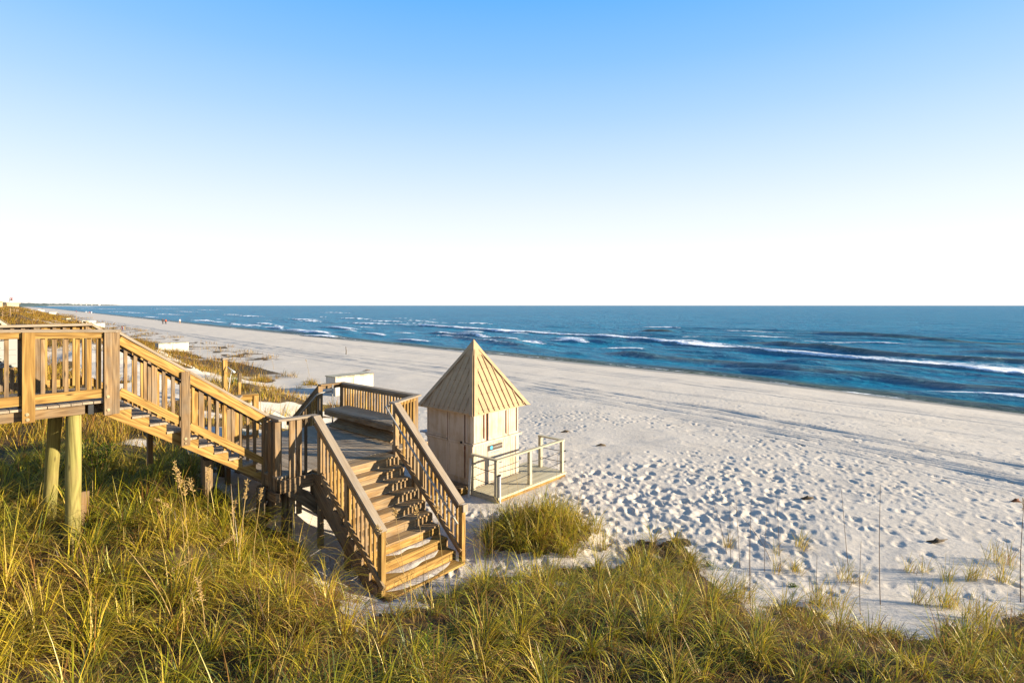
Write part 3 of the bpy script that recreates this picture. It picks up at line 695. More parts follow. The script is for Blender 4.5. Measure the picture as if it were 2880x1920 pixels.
for k in range(5):
    t = .16+k*.15; a, b_ = 8.38+(7.48-8.38)*t, 10.40+(10.01-10.40)*t
    one('baluster', ld, M['pine'], lambda b: b.bar((a, b_-.02, LZ+.08), (a, b_-.02, RT-.06), .05, .035))
for (a, b_, wd, z0, mm) in ((5.07, 10.02, .11, 1.10, M['old']), (5.20, 10.0, .10, 1.05, M['old']), (5.33, 9.985, .045, 1.62, M['dark'])):
    one('baluster', ld, mm, lambda b: b.box(a-wd/2, a+wd/2, b_-.08, b_-.04, z0, RT-.04))
for (a, b_, wa, wb, z0, mm) in ((4.86, 10.56, .09, .09, 1.25, M['old']), (4.90, 10.38, .045, .07, 1.2, M['pine']), (4.87, 10.13, .13, .10, 1.08, M['old']), (4.80, 10.24, .06, .11, .98, M['old']),
        (8.36, 13.56, .10, .10, .5, M['old']), (8.37, 10.42, .11, .11, .3, M['old']), (7.74, 13.66, .13, .07, .6, M['old']), (5.92, 13.43, .12, .09, .6, M['pine']), (5.55, 13.55, .10, .10, .6, M['old'])):
    one('post', ld, mm, lambda b: b.box(a-wa/2, a+wa/2, b_-wb/2, b_+wb/2, z0, RT-.038))
for k in range(7):
    t = .12+k*.125; a, b_ = 4.97+.63*t, 12.52+1.03*t
    one('baluster', ld, random.choice([M['old'], M['pine']]), lambda b: b.bar((a, b_, LZ-.05), (a, b_, RT-.05), .05, .04))
def lgrab(b):
    b.tube([(8.02, 13.50, LZ), (8.02, 13.50, RT-.02)], .021, n=8)
    b.tube([(8.03, 13.52, RT-.20), (7.70, 13.55, RT-.21), (7.62, 13.58, RT-.24), (7.60, 14.9, RT-1.20)], .021, n=8)
one('grab_rail', ld, M['steel'], lgrab, smooth=True)
one('bench_seat', ld, M['deck'], lambda b: [b.box(7.68+i*.135, 7.81+i*.135, 10.38, 13.28, 2.235, 2.275) for i in range(5)])
one('bench_apron', ld, M['old'], lambda b: b.box(7.66, 7.70, 10.36, 13.30, 2.12, 2.236))
def brk(b):
    for q in (10.7, 11.35, 12.0, 12.65, 13.15): b.box(7.70, 8.34, q, q+.04, 2.12, 2.234); b.bar((8.30, q+.02, 1.90), (7.86, q+.02, 2.14), .04, .09)
one('bench_bracket', ld, M['pine'], brk)
def kick(b): b.bar((7.72, 10.42, 1.895), (7.72, 13.05, 1.895), .15, .036, roll=math.radians(-28)); b.bar((7.862, 10.42, 1.972), (7.862, 13.05, 1.972), .15, .036, roll=math.radians(-28))
one('kick_plank', ld, M['tread'], kick)
for (a, b_, r, z0, z1) in ((5.05, 10.12, .10, -.1, 1.55), (4.62, 10.25, .085, .2, 1.62), (8.2, 10.2, .10, -.3, 1.55), (8.2, 13.3, .10, -.2, 1.55), (5.1, 13.3, .10, .2, 1.55)):
    one('pile', ld, M['dark'], lambda b: pil(b, W(a, b_, z0), W(a, b_, z1), r, r*.95), smooth=True)
one('cross_brace', ld, M['dark'], lambda b: b.bar((4.95, 9.90, 1.62), (6.55, 9.62, .22), .045, .24))
one('cross_brace', ld, M['dark'], lambda b: b.bar((4.86, 10.05, 1.50), (4.70, 10.9, .4), .045, .20))
# steps from the landing down to the outdoor shower
ss = thing('side_steps', 'short wooden steps with one railing going down from the back of the landing', 'steps', W(6.8, 14.4, 1.0))
def st2(b):
    for k in range(1, 7): b.box(5.98, 7.68, 13.66+.27*(k-1), 13.66+.27*k+.03, LZ-.17*k-.036, LZ-.17*k)
one('tread', ss, M['deck'], st2)
one('rail_cap', ss, M['old'], lambda b: b.bar((7.78, 13.70, RT-.035), (7.78, 15.15, RT-1.09), .14, .038))
one('rail_board', ss, M['old'], lambda b: b.bar((7.74, 13.72, RT-.13), (7.74, 15.12, RT-1.155), .038, .09))
for k in range(11):
    q = 13.80+k*.115
    one('baluster', ss, random.choice([M['pine'], M['old']]), lambda b: b.box(7.75, 7.785, q-.025, q+.025, LZ-.62*(q-13.66)-.05, RT-.73*(q-13.7)-.06))
one('post', ss, M['old'], lambda b: b.box(7.74, 7.84, 15.05, 15.15, 0, RT-1.1))
one('stringer', ss, M['old'], lambda b: b.bar((7.70, 13.64, LZ-.2), (7.70, 15.3, LZ-1.25), .045, .24))

# ------------------------------------------------------------------ lower flight of stairs
lo = thing('lower_stairs', 'lower wooden staircase with striped baluster shadows and sand on its bottom steps', 'staircase', W(6.4, 8.7, 0))
R0, TL = .185, .226
for k in range(1, 10):
    bk = 9.82-TL*k; z = LZ-R0*k
    one('tread', lo, M['tread'] if k < 7 else M['pine'], lambda b: (b.box(5.50, 7.19, bk-.118, bk-.004, z-.036, z), b.box(5.50, 7.19 if k < 9 else 7.24, bk-TL-.030, bk-.122, z-.036, z+.001)))
for k in range(1, 10):
    bk = 9.82-TL*k; z = LZ-R0*k
    one('riser', lo, M['tread'] if k < 7 else M['pine'], lambda b: (b.box(5.51, 7.18, bk, bk+.02, z+.002, z+R0*.5), b.box(5.51, 7.18, bk+.001, bk+.021, z+R0*.5+.003, z+R0-.038)))
for a_s in (5.448, 7.196):
    def strl(b):
        pts = [(a_s, 9.98, LZ-.04)]
        for k in range(0, 9):
            f_ = 9.82-TL*(k+1)
            pts += [(a_s, f_+.0, LZ-R0*k-.04), (a_s, f_+.0, LZ-R0*(k+1)-.04)]
        pts += [(a_s, 7.60, LZ-R0*9-.04), (a_s, 7.60, -.05), (a_s, 7.84, -.05), (a_s, 9.98, LZ-.42)]
        b.prism(pts, (.045, 0, 0), grain=(0, -.77, -.63))
    one('stringer', lo, M['old'] if a_s < 6 else M['tread'], strl)
capz = lambda b_: 2.87-(9.86-b_)*.762
for side, at, ab in (('l', 5.52, 5.52), ('r', 7.42, 7.31)):
    aa = lambda b_: at+(ab-at)*(9.86-b_)/(9.86-7.70)
    one('rail_cap', lo, M['cap'], lambda b: (b.bar((aa(10.02), 10.06, 2.851), (aa(9.84), 9.84, 2.851), .145, .038), b.bar((aa(9.86), 9.86, capz(9.86)-.021), (aa(7.70), 7.70, capz(7.70)-.021), .145, .038)))
    one('rail_board', lo, M['old'] if side == 'r' else M['tread'], lambda b: b.bar((aa(9.8)-.045, 9.82, capz(9.82)-.105), (aa(7.74)-.045, 7.74, capz(7.74)-.105), .038, .125))
    lz = lambda b_: 1.875-.740*(9.78-b_)
    off = -.055 if side == 'r' else -.045
    for (b0, b1) in (((9.62, 8.84), (8.74, 7.64)) if side == 'l' else ((9.79, 7.66),)):
        one('lower_rail_board', lo, M['tread'], lambda b: b.bar((aa(b0)+off, b0, lz(b0)), (aa(b1)+off, b1, lz(b1)), .04, .105))
    if side == 'r': one('lower_rail_board', lo, M['tread'], lambda b: b.box(7.385, 7.425, 9.80, 9.99, 1.815, 1.935))
    for k in range(15):
        q = 9.60-k*.1265
        if abs(q-8.785) < .07 and side == 'l': continue
        if abs(q-8.94) < .07 and side == 'r': continue
        one('baluster', lo, random.choice([M['tread'], M['pine']]), lambda b: b.box(aa(q)-.022, aa(q)+.016, q-.02, q+.02, lz(q)-.06, capz(q)-.05))
    for (q, z0) in (((9.72, .35), (8.785, .15), (7.74, -.1)) if side == 'l' else ((9.90, .0), (8.942, -.05), (7.68, -.1))):
        one('post', lo, M['pine'] if q < 8 else M['tread'], lambda b: b.box(aa(q)-.045, aa(q)+.045, q-.045, q+.045, z0, capz(min(q, 9.86))-.045))
one('rail_end_cap', lo, M['cap'], lambda b: b.box(7.265, 7.385, 7.60, 7.632, 1.06, 1.20))
one('grab_rail', lo, M['steel'], lambda b: b.tube([(7.36, 10.02, 2.78), (7.27, 10.02, 2.80), (7.22, 9.98, 2.79), (7.20, 9.86, 2.70), (7.17, 7.66, .86)], .020, n=10), smooth=True)
def drift(name, label, k, a0, a1, seed):
    bk = 9.82-TL*k; z = LZ-R0*k; b = MB(); n = 30; m_ = 8; vs = []; 
    for i in range(n+1):
        u = i/n; ctr = .2+.25*vnoise(np.array(u*4.0), np.array(seed*1.0), seed)
        for j in range(m_+1):
            v = j/m_; e = 4*u*(1-u); wv = (.35+.65*float(vnoise(np.array(u*5.0), np.array(seed*2.0), seed+3)))*min(1, e*1.6)
            hh = .016*math.sin(math.pi*min(1, v/1.0))*e*(0.5+float(vnoise(np.array(u*9.0), np.array(v*3.0), seed)))
            vs.append(W(a0+(a1-a0)*u, bk-.006-(TL+.01)*(v*wv), z+.0015+hh))
    fs = [(i*(m_+1)+j, (i+1)*(m_+1)+j, (i+1)*(m_+1)+j+1, i*(m_+1)+j+1) for i in range(n) for j in range(m_)]
    b._add(vs, fs, [(0,0,0)]*len(vs), 1.0); o = b.build(name, M['sand'], None, True, at=W((a0+a1)/2, bk, z)); tag(o, label, 'sand', kind='stuff')
drift('drifted_sand', 'thin wedge of pale sand along the riser, third step from the bottom of the lower stairs', 7, 5.9, 7.05, 3)
drift('drifted_sand', 'long pale sand patch on the second step from the bottom of the lower stairs', 8, 5.75, 7.0, 5)
drift('drifted_sand', 'pale sand covering most of the bottom step of the lower stairs', 9, 5.6, 7.1, 9)

# ------------------------------------------------------------------ danger sign on the far railing
sg = thing('danger_sign', 'white beach warning sign with black lettering on the far walkway railing', 'sign', W(1.15, FB-.05, 4.2))
one('panel', sg, M['signwhite'], lambda b: b.box(.62, 1.49, FB-.060, FB-.045, 3.96, 4.45))
def text(root, name, body, size, a, b, z, m, along=1, ax='a', spread=1.0):
    cu = bpy.data.curves.new('t', 'FONT'); cu.body = body; cu.size = size; cu.align_x = 'LEFT'; cu.extrude = .0008; cu.offset = .0012 if size > .03 else .0004; cu.space_character = spread
    o = bpy.data.objects.new('t', cu); COL.objects.link(o)
    dg = bpy.context.evaluated_depsgraph_get(); me = bpy.data.meshes.new_from_object(o.evaluated_get(dg)); bpy.data.objects.remove(o)
    me.name = name; R = Matrix(((AX, 0, -BX, 0), (AY, 0, -BY, 0), (0, 1, 0, 0), (0, 0, 0, 1)))     # text runs along +a, faces -b
    org = Vector(root.location); me.transform(Matrix.Translation(Vector(W(a, b, z))-org) @ R); me.materials.clear(); me.materials.append(m)
    p = bpy.data.objects.new(name, me); COL.objects.link(p); p.parent = root; return p
for body, z, s, a0 in (('Water Closed to Public', 4.405, .052, .86), ('High Hazard', 4.315, .052, .96), ('Medium Hazard', 4.225, .052, .93), ('Low Hazard', 4.135, .052, .98), ('Dangerous Marine Life', 4.055, .052, .90)):
    text(sg, 'lettering', body, s, a0, FB-.0625, z, M['ink'])
for body, z in (('High surf and/or strong currents', 4.285), ('Moderate surf and/or currents', 4.195), ('Calm conditions, exercise caution', 4.105)):
    text(sg, 'lettering', body, .024, .96, FB-.0625, z, M['ink'])
one('rule_line', sg, M['ink'], lambda b: [b.box(.64, 1.47, FB-.0615, FB-.0605, z, z+.003) for z in (4.255, 4.165, 4.02)])
one('emblem', sg, M['ink'], lambda b: (b.tube([(1.24, FB-.0625, 3.985), (1.27, FB-.0625, 4.003), (1.30, FB-.0625, 4.008), (1.335, FB-.0625, 4.018)], .004, n=6), b.box(1.23, 1.33, FB-.0625, FB-.0605, 3.975, 3.981), b.tube([(1.40, FB-.0625, 3.99), (1.40, FB-.0605, 3.99)], .016, n=14)))

# ------------------------------------------------------------------ beach hut
hut = thing('beach_hut', 'cream beach service hut with a pointed tan metal roof and closed shutters', 'hut', W(11.25, 11.35, 0))
HA0, HA1, HB0, HB1 = 10.31, 12.16, 10.43, 12.28
one('wall', hut, M['paint'], lambda b: b.box(HA0, HA1, HB0, HB1, .10, 2.16, tint=1))
def frame_c(b, a0, a1, z0, z1, t=.045, d=.014, o=0.0):
    b.box(a0, a1, HB0-o-d, HB0-o+.004, z1-t, z1); b.box(a0, a1, HB0-o-d, HB0-o+.004, z0, z0+t)
    b.box(a0, a0+t, HB0-o-d-.0015, HB0-o+.003, z0+.001, z1-.001); b.box(a1-t, a1, HB0-o-d-.0015, HB0-o+.003, z0+.001, z1-.001)
def frame_a(b, b0, b1, z0, z1, t=.045, d=.012, o=0.0):
    b.box(HA0-o-d, HA0-o+.004, b0, b1, z1-t, z1); b.box(HA0-o-d, HA0-o+.004, b0, b1, z0, z0+t)
    b.box(HA0-o-d-.0015, HA0-o+.003, b0, b0+t, z0+.001, z1-.001); b.box(HA0-o-d-.0015, HA0-o+.003, b1-t, b1, z0+.001, z1-.001)
for (a0, a1, o) in ((10.33, 10.79, .008), (10.87, 11.66, .030), (11.71, 12.13, .010)):
    p = one('shutter', hut, M['paint'], lambda b: b.box(a0+.01, a1-.01, HB0-o, HB0+.003, 1.335, 2.10, tint=1))
    one('shutter_frame', p, M['trim'], lambda b: frame_c(b, a0, a1, 1.325, 2.11, .05, .016, o))
    one('siding_groove', p, M['groove'], lambda b: [b.box(q, q+.006, HB0-o-.0015, HB0-o+.001, 1.38, 2.06, tint=1.5) for q in np.arange(a0+.11, a1-.07, .10)])
one('shutter_gap', hut, M['rust'], lambda b: (b.box(10.70, 10.722, HB0-.026, HB0-.02, 1.40, 2.04), b.box(10.80, 10.822, HB0-.018, HB0-.0, 1.32, 2.12), b.box(11.58, 11.602, HB0-.050, HB0-.044, 1.40, 2.04), b.box(11.672, 11.70, HB0-.012, HB0, 1.33, 2.12), b.box(12.065, 12.083, HB0-.029, HB0-.022, 1.38, 2.05)))
one('siding_groove', hut, M['groove'], lambda b: [b.box(q, q+.006, HB0-.0018, HB0+.001, .14, 1.24, tint=1.5) for q in np.arange(10.42, 12.1, .10)])
one('corner_trim', hut, M['trim'], lambda b: (b.box(12.06, 12.175, HB0-.014, HB0+.0, .12, 1.255), b.box(12.045, 12.058, HB0-.012, HB0+.0, .20, 1.22, tint=.45)))
one('corner_trim', hut, M['trim'], lambda b: b.box(HA0-.014, HA0, HB0-.012, HB0+.06, .12, 1.255))
one('ledge', hut, M['trim'], lambda b: b.box(10.27, 12.26, HB0-.07, HB0, 1.262, 1.318))
one('ledge', hut, M['trim'], lambda b: (b.box(HA0-.045, HA0, 11.40, HB1+.03, 1.275, 1.32), b.box(HA0-.045, HA0, HB0-.005, 10.70, 1.268, 1.312)))
for (b0, b1) in ((11.40, 12.26), (10.46, 10.68)):
    p = one('shutter', hut, M['paint'], lambda b: b.box(HA0-.010, HA0+.002, b0+.01, b1-.01, 1.345, 2.10, tint=1))
    one('shutter_frame', p, M['trim'], lambda b: frame_a(b, b0, b1, 1.33, 2.11, .05, .014, .010))
one('lower_panel', hut, M['trim'], lambda b: frame_a(b, 11.40, 12.27, .20, 1.25, .06, .012))
one('lower_panel', hut, M['trim'], lambda b: frame_a(b, 10.455, 10.69, .20, 1.25, .05, .012))
dr = one('door', hut, M['paint'], lambda b: b.box(HA0-.022, HA0, 10.73, 11.36, .36, 2.10, tint=1))
one('door_frame', dr, M['trim'], lambda b: (frame_a(b, 10.73, 11.36, 1.275, 2.10, .05, .012, .022), frame_a(b, 10.73, 11.36, .36, 1.25, .045, .012, .022)))
one('door_handle', dr, M['black'], lambda b: (b.box(HA0-.06, HA0-.022, 10.79, 10.86, 1.285, 1.33),))
one('door_hinge', dr, M['rust'], lambda b: b.box(HA0-.040, HA0-.012, 10.685, 10.725, 1.13, 1.21))
one('door_gap', hut, M['rust'], lambda b: (b.box(HA0-.016, HA0, 11.372, 11.398, 1.33, 2.11, tint=.5), b.box(HA0-.018, HA0, 11.366, 11.40, 1.62, 1.86), b.box(HA0-.014, HA0, 10.70, 10.722, .36, 2.10, tint=.7), b.box(HA0-.03, HA0, 10.694, 10.712, .80, 1.22), b.box(HA0-.02, HA0, 11.372, 11.39, .42, .62)))
one('skirting', hut, M['old'], lambda b: b.box(HA0-.01, HA0+.02, 10.72, 12.2, .06, .13, tint=.6))
one('counter', hut, M['grey'], lambda b: b.box(10.35, 11.9, 12.29, 12.66, 1.30, 1.345))
one('counter_bracket', hut, M['old'], lambda b: (b.bar((10.5, 12.29, 1.02), (10.5, 12.58, 1.29), .05, .05), b.bar((11.6, 12.29, 1.02), (11.6, 12.58, 1.29), .05, .05), b.box(10.42, 11.8, 12.29, 12.34, 1.18, 1.29)))
EC = [(10.13, 10.22), (12.37, 10.22), (12.37, 12.46), (10.13, 12.46)]; EZ = 2.14; AP = (11.25, 11.34, 3.94)
def pyr(b):
    o = len(b.v); vs = [W(x, y, EZ) for x, y in EC]+[W(*AP)]+[W(x, y, EZ-.03) for x, y in EC]
    b._add(vs, [(0,1,4),(1,2,4),(2,3,4),(3,0,4),(0,5,6,1),(1,6,7,2),(2,7,8,3),(3,8,5,0),(8,7,6,5)], [(0,0,0)]*9, 1.0)
roof = one('roof', hut, M['roof'], pyr)
V3 = Vector
def face(i):
    P = V3((*EC[i], EZ)); Q = V3((*EC[(i+1) % 4], EZ)); T = V3(AP); Mm = (P+Q)/2; up = T-Mm; d = (Q-P).normalized()
    n = d.cross(up).normalized(); return P, Q, T, up, d, n
for i in range(4):
    P, Q, T, up, d, n = face(i); Lw = (Q-P).length
    def ribs(b):
        for u in np.linspace(0, 1, 12)[1:-1]:
            v = 2*min(u, 1-u)-.10
            if v < .05: continue
            p0 = P+(Q-P)*u; p1 = p0+up*v
            s = d*.016; k = n*.026
            b.prism([tuple(p0-s*1.6), tuple(p0-s*.7+k), tuple(p0+s*.7+k), tuple(p0+s*1.6)], tuple(p1-p0), tint=1)
    one('roof_rib', roof, M['roof'], ribs)
    def scr(b):
        for row, (v, off) in enumerate(((.04, .028), (.25, .028), (.42, .028), (.60, .028))):
            for u in np.linspace(0, 1, 12)[1:-1]:
                if v > 2*min(u, 1-u)-.12 or (row and random.random() < .35): continue
                for sgn in (-1, 1):
                    c = P+(Q-P)*u+up*v+d*(off*1.25*sgn)
                    b.barw(W(*(c-n*.002)), W(*(c+n*.012)), .017, .017, up=(.3,.2,.9), tint=.5)
    one('roof_screw', roof, M['rust'], scr)
for i in range(4):
    def hip(b):
        for ii, sgn in ((i, 1), ((i-1) % 4, -1)):
            P, Q, T, up, d, n = face(ii)
            c0 = (P if sgn > 0 else Q); dd = d*sgn; c1 = c0+(c0-T)*.028; vtop = c0+(T-c0)*.88
            k = n*.030
            pts = [c1+k, c1+dd*.15+(c0-c1)*.6+k, vtop+dd*.11+k, vtop+k]
            b.prism([tuple(q) for q in pts], tuple(n*.012), tint=1)
    one('hip_cap', roof, M['roof'], hip)
def fin(b):
    v = .80; T = V3(AP); T2 = T+V3((0,0,.085)); vs = []
    for x, y in EC:
        c = V3((x, y, EZ)); p = c+(T-c)*v; r = p-V3((AP[0], AP[1], p.z)); vs.append(W(*(p+r*.13)))
    b._add(vs+[W(*T2)], [(0,1,4),(1,2,4),(2,3,4),(3,0,4),(3,2,1,0)], [(0,0,0)]*5, 1.0)
one('finial', roof, M['roof'], fin)
stp = thing('wooden_step', 'small worn wooden step on the sand at the hut door', 'step', W(10.15, 10.95, 0))
one('top_board', stp, M['old'], lambda b: (b.box(9.98, 10.12, 10.52, 11.3, .17, .205), b.box(10.13, 10.27, 10.54, 11.3, .17, .205)))
one('side_block', stp, M['pine'], lambda b: b.box(9.99, 10.24, 10.53, 10.58, -.05, .169)); one('side_block', stp, M['old'], lambda b: b.box(9.99, 10.24, 11.2, 11.25, -.05, .169))
wb = one('leaning_board', None, M['white'], lambda b: b.bar((10.02, 10.28, -.02), (10.20, 10.385, .98), .06, .022)); tag(wb, 'narrow white board leaning against the front corner of the hut', 'board')
psg = thing('price_sign', 'white rental price sign with a brown header hanging on the sunlit hut wall', 'sign', W(11.18, HB0, .9))
one('panel', psg, M['signwhite'], lambda b: b.box(10.89, 11.465, HB0-.012, HB0-.003, .60, 1.155))
one('header', psg, M['signbrown'], lambda b: b.box(10.885, 11.47, HB0-.016, HB0-.004, 1.015, 1.16))
one('logo', psg, M['signblue'], lambda b: b.tube([(11.02, HB0-.0175, 1.088), (11.02, HB0-.0155, 1.088)], .052, n=20))
text(psg, 'lettering', 'LDV', .034, 10.988, HB0-.0195, 1.076, M['signwhite']); text(psg, 'lettering', 'LA DOLCE VITA', .062, 11.088, HB0-.0175, 1.067, M['signwhite'], spread=.86)
def lines(b, ls):
    for a0, a1, z, t in ls:
        q = a0
        while q < a1: e = min(a1, q+random.uniform(.012, .035)); b.box(q, e, HB0-.0135, HB0-.0115, z, z+t); q = e+.008
one('fine_print', psg, M['inkblue'], lambda b: lines(b, [(10.98,11.40,.965,.016),(11.10,11.28,.905,.014)]))
one('fine_print', psg, M['bolt'], lambda b: lines(b, [(11.02,11.36,.937,.013),(10.94,11.16,.86,.009),(10.94,11.22,.842,.009),(10.94,11.14,.824,.009),(11.34,11.42,.86,.009),(11.34,11.42,.842,.009),(10.95,11.2,.78,.009),(10.95,11.3,.755,.009),(10.95,11.3,.73,.009),(10.95,11.1,.69,.009)]))
one('footer', psg, M['ink'], lambda b: b.box(10.90, 11.46, HB0-.0145, HB0-.0115, .605, .622))

pf = thing('rope_deck', 'low cream wooden deck with posts and black rope rails beside the hut', 'deck', W(11.6, 9.95, 0))
DKZ = .15
one('decking', pf, M['creamwood'], lambda b: (decking(b, 10.22, 13.10, 9.44, 10.36, DKZ, along='a', wd=.145), decking(b, 12.22, 13.10, 10.37, 10.95, DKZ-.001, along='a', wd=.145)))
one('edge_board', pf, M['creamwood'], lambda b: (b.box(10.2, 13.12, 9.40, 9.437, .095, .152), b.box(13.103, 13.135, 9.42, 10.95, .09, .150)))
one('fascia', pf, M['pine'], lambda b: (b.box(10.22, 13.10, 9.425, 9.465, -.10, .095), b.box(13.06, 13.098, 9.47, 10.95, -.10, .11)))
one('fascia', pf, M['creamwood'], lambda b: b.box(10.205, 10.24, 9.47, 10.4, -.08, .11))
PST = [(10.26, 10.34, .11), (10.24, 9.50, -.15), (11.55, 9.49, .11), (13.04, 9.50, .11), (13.04, 10.30, .11)]
for a, b_, z0 in PST: one('post', pf, M['creamwood'], lambda b: b.box(a-.045, a+.045, b_-.045, b_+.045, z0, 1.052))
one('rail_cap', pf, M['creamwood'], lambda b: b.bar((10.25, 10.40, 1.071), (10.25, 9.44, 1.071), .095, .04))
one('rail_cap', pf, M['creamwood'], lambda b: b.bar((10.19, 9.49, 1.074), (13.10, 9.49, 1.074), .095, .04))
one('rail_cap', pf, M['creamwood'], lambda b: b.bar((13.05, 9.435, 1.071), (13.05, 10.37, 1.071), .095, .04))
def rope(b, p, q, sag):
    P = [Vector(p).lerp(Vector(q), t)-Vector((0,0,sag*4*t*(1-t))) for t in np.linspace(0, 1, 9)]; b.tube([tuple(x) for x in P], .0095, n=6)
for i in range(4):
    for z in (.76, .45): one('rope', pf, M['black'], lambda b: rope(b, (PST[i][0], PST[i][1], z), (PST[i+1][0], PST[i+1][1], z-.01), .035 if i in (1, 2) else .015))
for z in (.76, .45): one('rope_knot', pf, M['black'], lambda b: b.tube([(13.08, 9.44, z), (13.13, 9.42, z)], .018, n=8))
one('drain_pipe', pf, M['pvc'], lambda b: (b.tube([(10.27, 9.425, -.2), (10.27, 9.425, .70)], .034, n=12), ), smooth=False)
one('pipe_clamp', pf, M['black'], lambda b: b.tube([(10.27, 9.425, .685), (10.27, 9.425, .715)], .042, n=12))

# ------------------------------------------------------------------ storage boxes, posts and other small things along the beach
def RAY(px, py, far=900):
    d = np.concatenate([np.arange(4, 80, .1), np.arange(80, far, .5)])
    x = (px-CXP)/F_PX*d; z = CAMZ-(py-V0)/F_PX*d; g = hgt(x, d)
    k = np.argmax(z <= g) if (z <= g).any() else len(d)-1
    return float(x[k]), float(d[k]), float(g[k])
def storage(label, x, y, z, la, lb, h, lid=True, group='storage boxes on the beach', skew=0):
    t = thing('storage_box', label, 'box', (x, y, z), group)
    def bx(q, a0, a1, b0, b1, z0, z1):
        p = Vector((x, y, z)); f = lambda a, b_, zz: tuple(p+Vector(W(a, b_, zz)))
        vs = [f(*c) for c in ((a0,b0,z0),(a1,b0,z0),(a1,b1,z0),(a0,b1,z0),(a0,b0,z1),(a1,b0,z1),(a1,b1,z1),(a0,b1,z1))]
        q._add(vs, [(3,2,1,0),(4,5,6,7),(0,1,5,4),(1,2,6,5),(2,3,7,6),(3,0,4,7)], [(0,0,0)]*8, 1.0)
    one('body', t, M['white'], lambda q: bx(q, 0, la, 0, lb, -.25, h-.03))
    one('lid', t, M['lid'], lambda q: bx(q, -.04, la*.47, -.04, lb+.04, h-.028, h+.02))
    one('lid', t, M['lid'], lambda q: bx(q, la*.47+.025, la+.03, -.03, lb+.03, h-.028, h+.012))
    if y < 80: one('corner_trim', t, M['trim'], lambda q: (bx(q, la*.46, la*.49, -.012, 0, -.1, h-.04), bx(q, 0, la, -.012, -.002, h-.10, h-.04)))
    return t
x, y, z_ = W(16.4, 27.3, 0)
storage('large white storage box behind the bench landing casting a dark shadow on the sand', x, y, min(0.02, hz(x, y)), 2.45, 1.0, 1.03)
for lab, px, py, la, lb, h in (('low white storage box half sunk in sand among dune plants left of the shower post', 446, 985, 2.9, 1.1, .72),
        ('white storage box just past the top corner of the walkway railing, right of its neighbour', 256, 919, 2.6, 1.0, .80), ('white storage box with dark bundles on its lid beyond the walkway railing', 230, 909, 3.2, 1.2, .75),
        ('cream storage box at the dune edge beside the tall dark post', 138, 883.5, 3.6, 1.4, 1.15), ('tiny white box far along the dune edge, farthest of the row', 66, 871, 3.0, 1.6, 1.0),
        ('tiny white box far along the dune edge, second farthest', 81, 872, 3.2, 1.6, 1.0), ('small white box on the far open beach', 106, 872.5, 3.0, 1.6, 1.1), ('small cream box at the dune foot below another white box', 114, 875.5, 2.6, 1.6, 1.2)):
    x, y = PH(px, py, .35); z = hz(x, y); x, y = PH(px, py, z); storage(lab, x, y, z, la, lb, h)
x, y = PH(238, 903, .3+.75)
bd = one('dark_bundle', None, M['cloth_tan'], lambda b: (b.tubew([(x-.6, y+.3, hz(x, y)+.85), (x+.6, y+.4, hz(x, y)+.85)], [.18, .24], n=8), b.tubew([(x-2.0, y+.3, hz(x, y)+.85), (x-1.3, y+.4, hz(x, y)+.85)], [.14, .2], n=8)), smooth=True)
bd.location = bd.location; tag(bd, 'dark bundles lying on top of a far white storage box', 'bundle')

# outdoor shower
x, y = XYD(631.5, 19.6); gz = hz(x, y); top = CAMZ-(1011-V0)/F_PX*19.6
sp = thing('shower_post', 'square wooden outdoor shower post with a flat cap on the dune', 'post', (x, y, gz))
def cbox(b, cx, cy, z0, z1, wa, wb=None, **k): b.barw((cx, cy, z0), (cx, cy, z1), wb or wa, wa, up=(AX, AY, 0), **k)
one('post', sp, M['pine'], lambda b: cbox(b, x, y, gz-.3, top, .14))
one('cap', sp, M['cap'], lambda b: (cbox(b, x, y, top+.001, top+.035, .22), cbox(b, x, y, top+.036, top+.06, .16)))
X2 = lambda px, py, d: (((px-CXP)/F_PX*d), d, CAMZ-(py-V0)/F_PX*d)
one('shower_arm', sp, M['pvc'], lambda b: b.tubew([X2(639, 1031, 19.55), X2(648, 1038, 19.5), X2(655, 1043, 19.45), X2(660, 1048, 19.45)], [.016, .02, .03, .045], n=8), smooth=True)
one('hose', sp, M['pvc'], lambda b: b.tubew([X2(652, 1041, 19.5), X2(648, 1060, 19.5), X2(645, 1085, 19.5), X2(641, 1104, 19.6)], .012, n=6), smooth=True)
x, y = XYD(672.5, 20.5); gz = hz(x, y); p0 = X2(671, 1112, 20.5); p1 = X2(674.5, 1049, 20.5)
t = thing('marker_stake', 'short brown stake with a dark top right of the shower post', 'post', (x, y, p0[2]))
one('stake', t, M['pine'], lambda b: b.barw((p0[0], p0[1], min(p0[2], gz)-.2), X2(673.2, 1074, 20.5), .10, .10, up=(AX, AY, 0)))
one('dark_top', t, M['dark'], lambda b: b.barw(X2(673.2, 1073.8, 20.5), p1, .105, .105, up=(AX, AY, 0)))
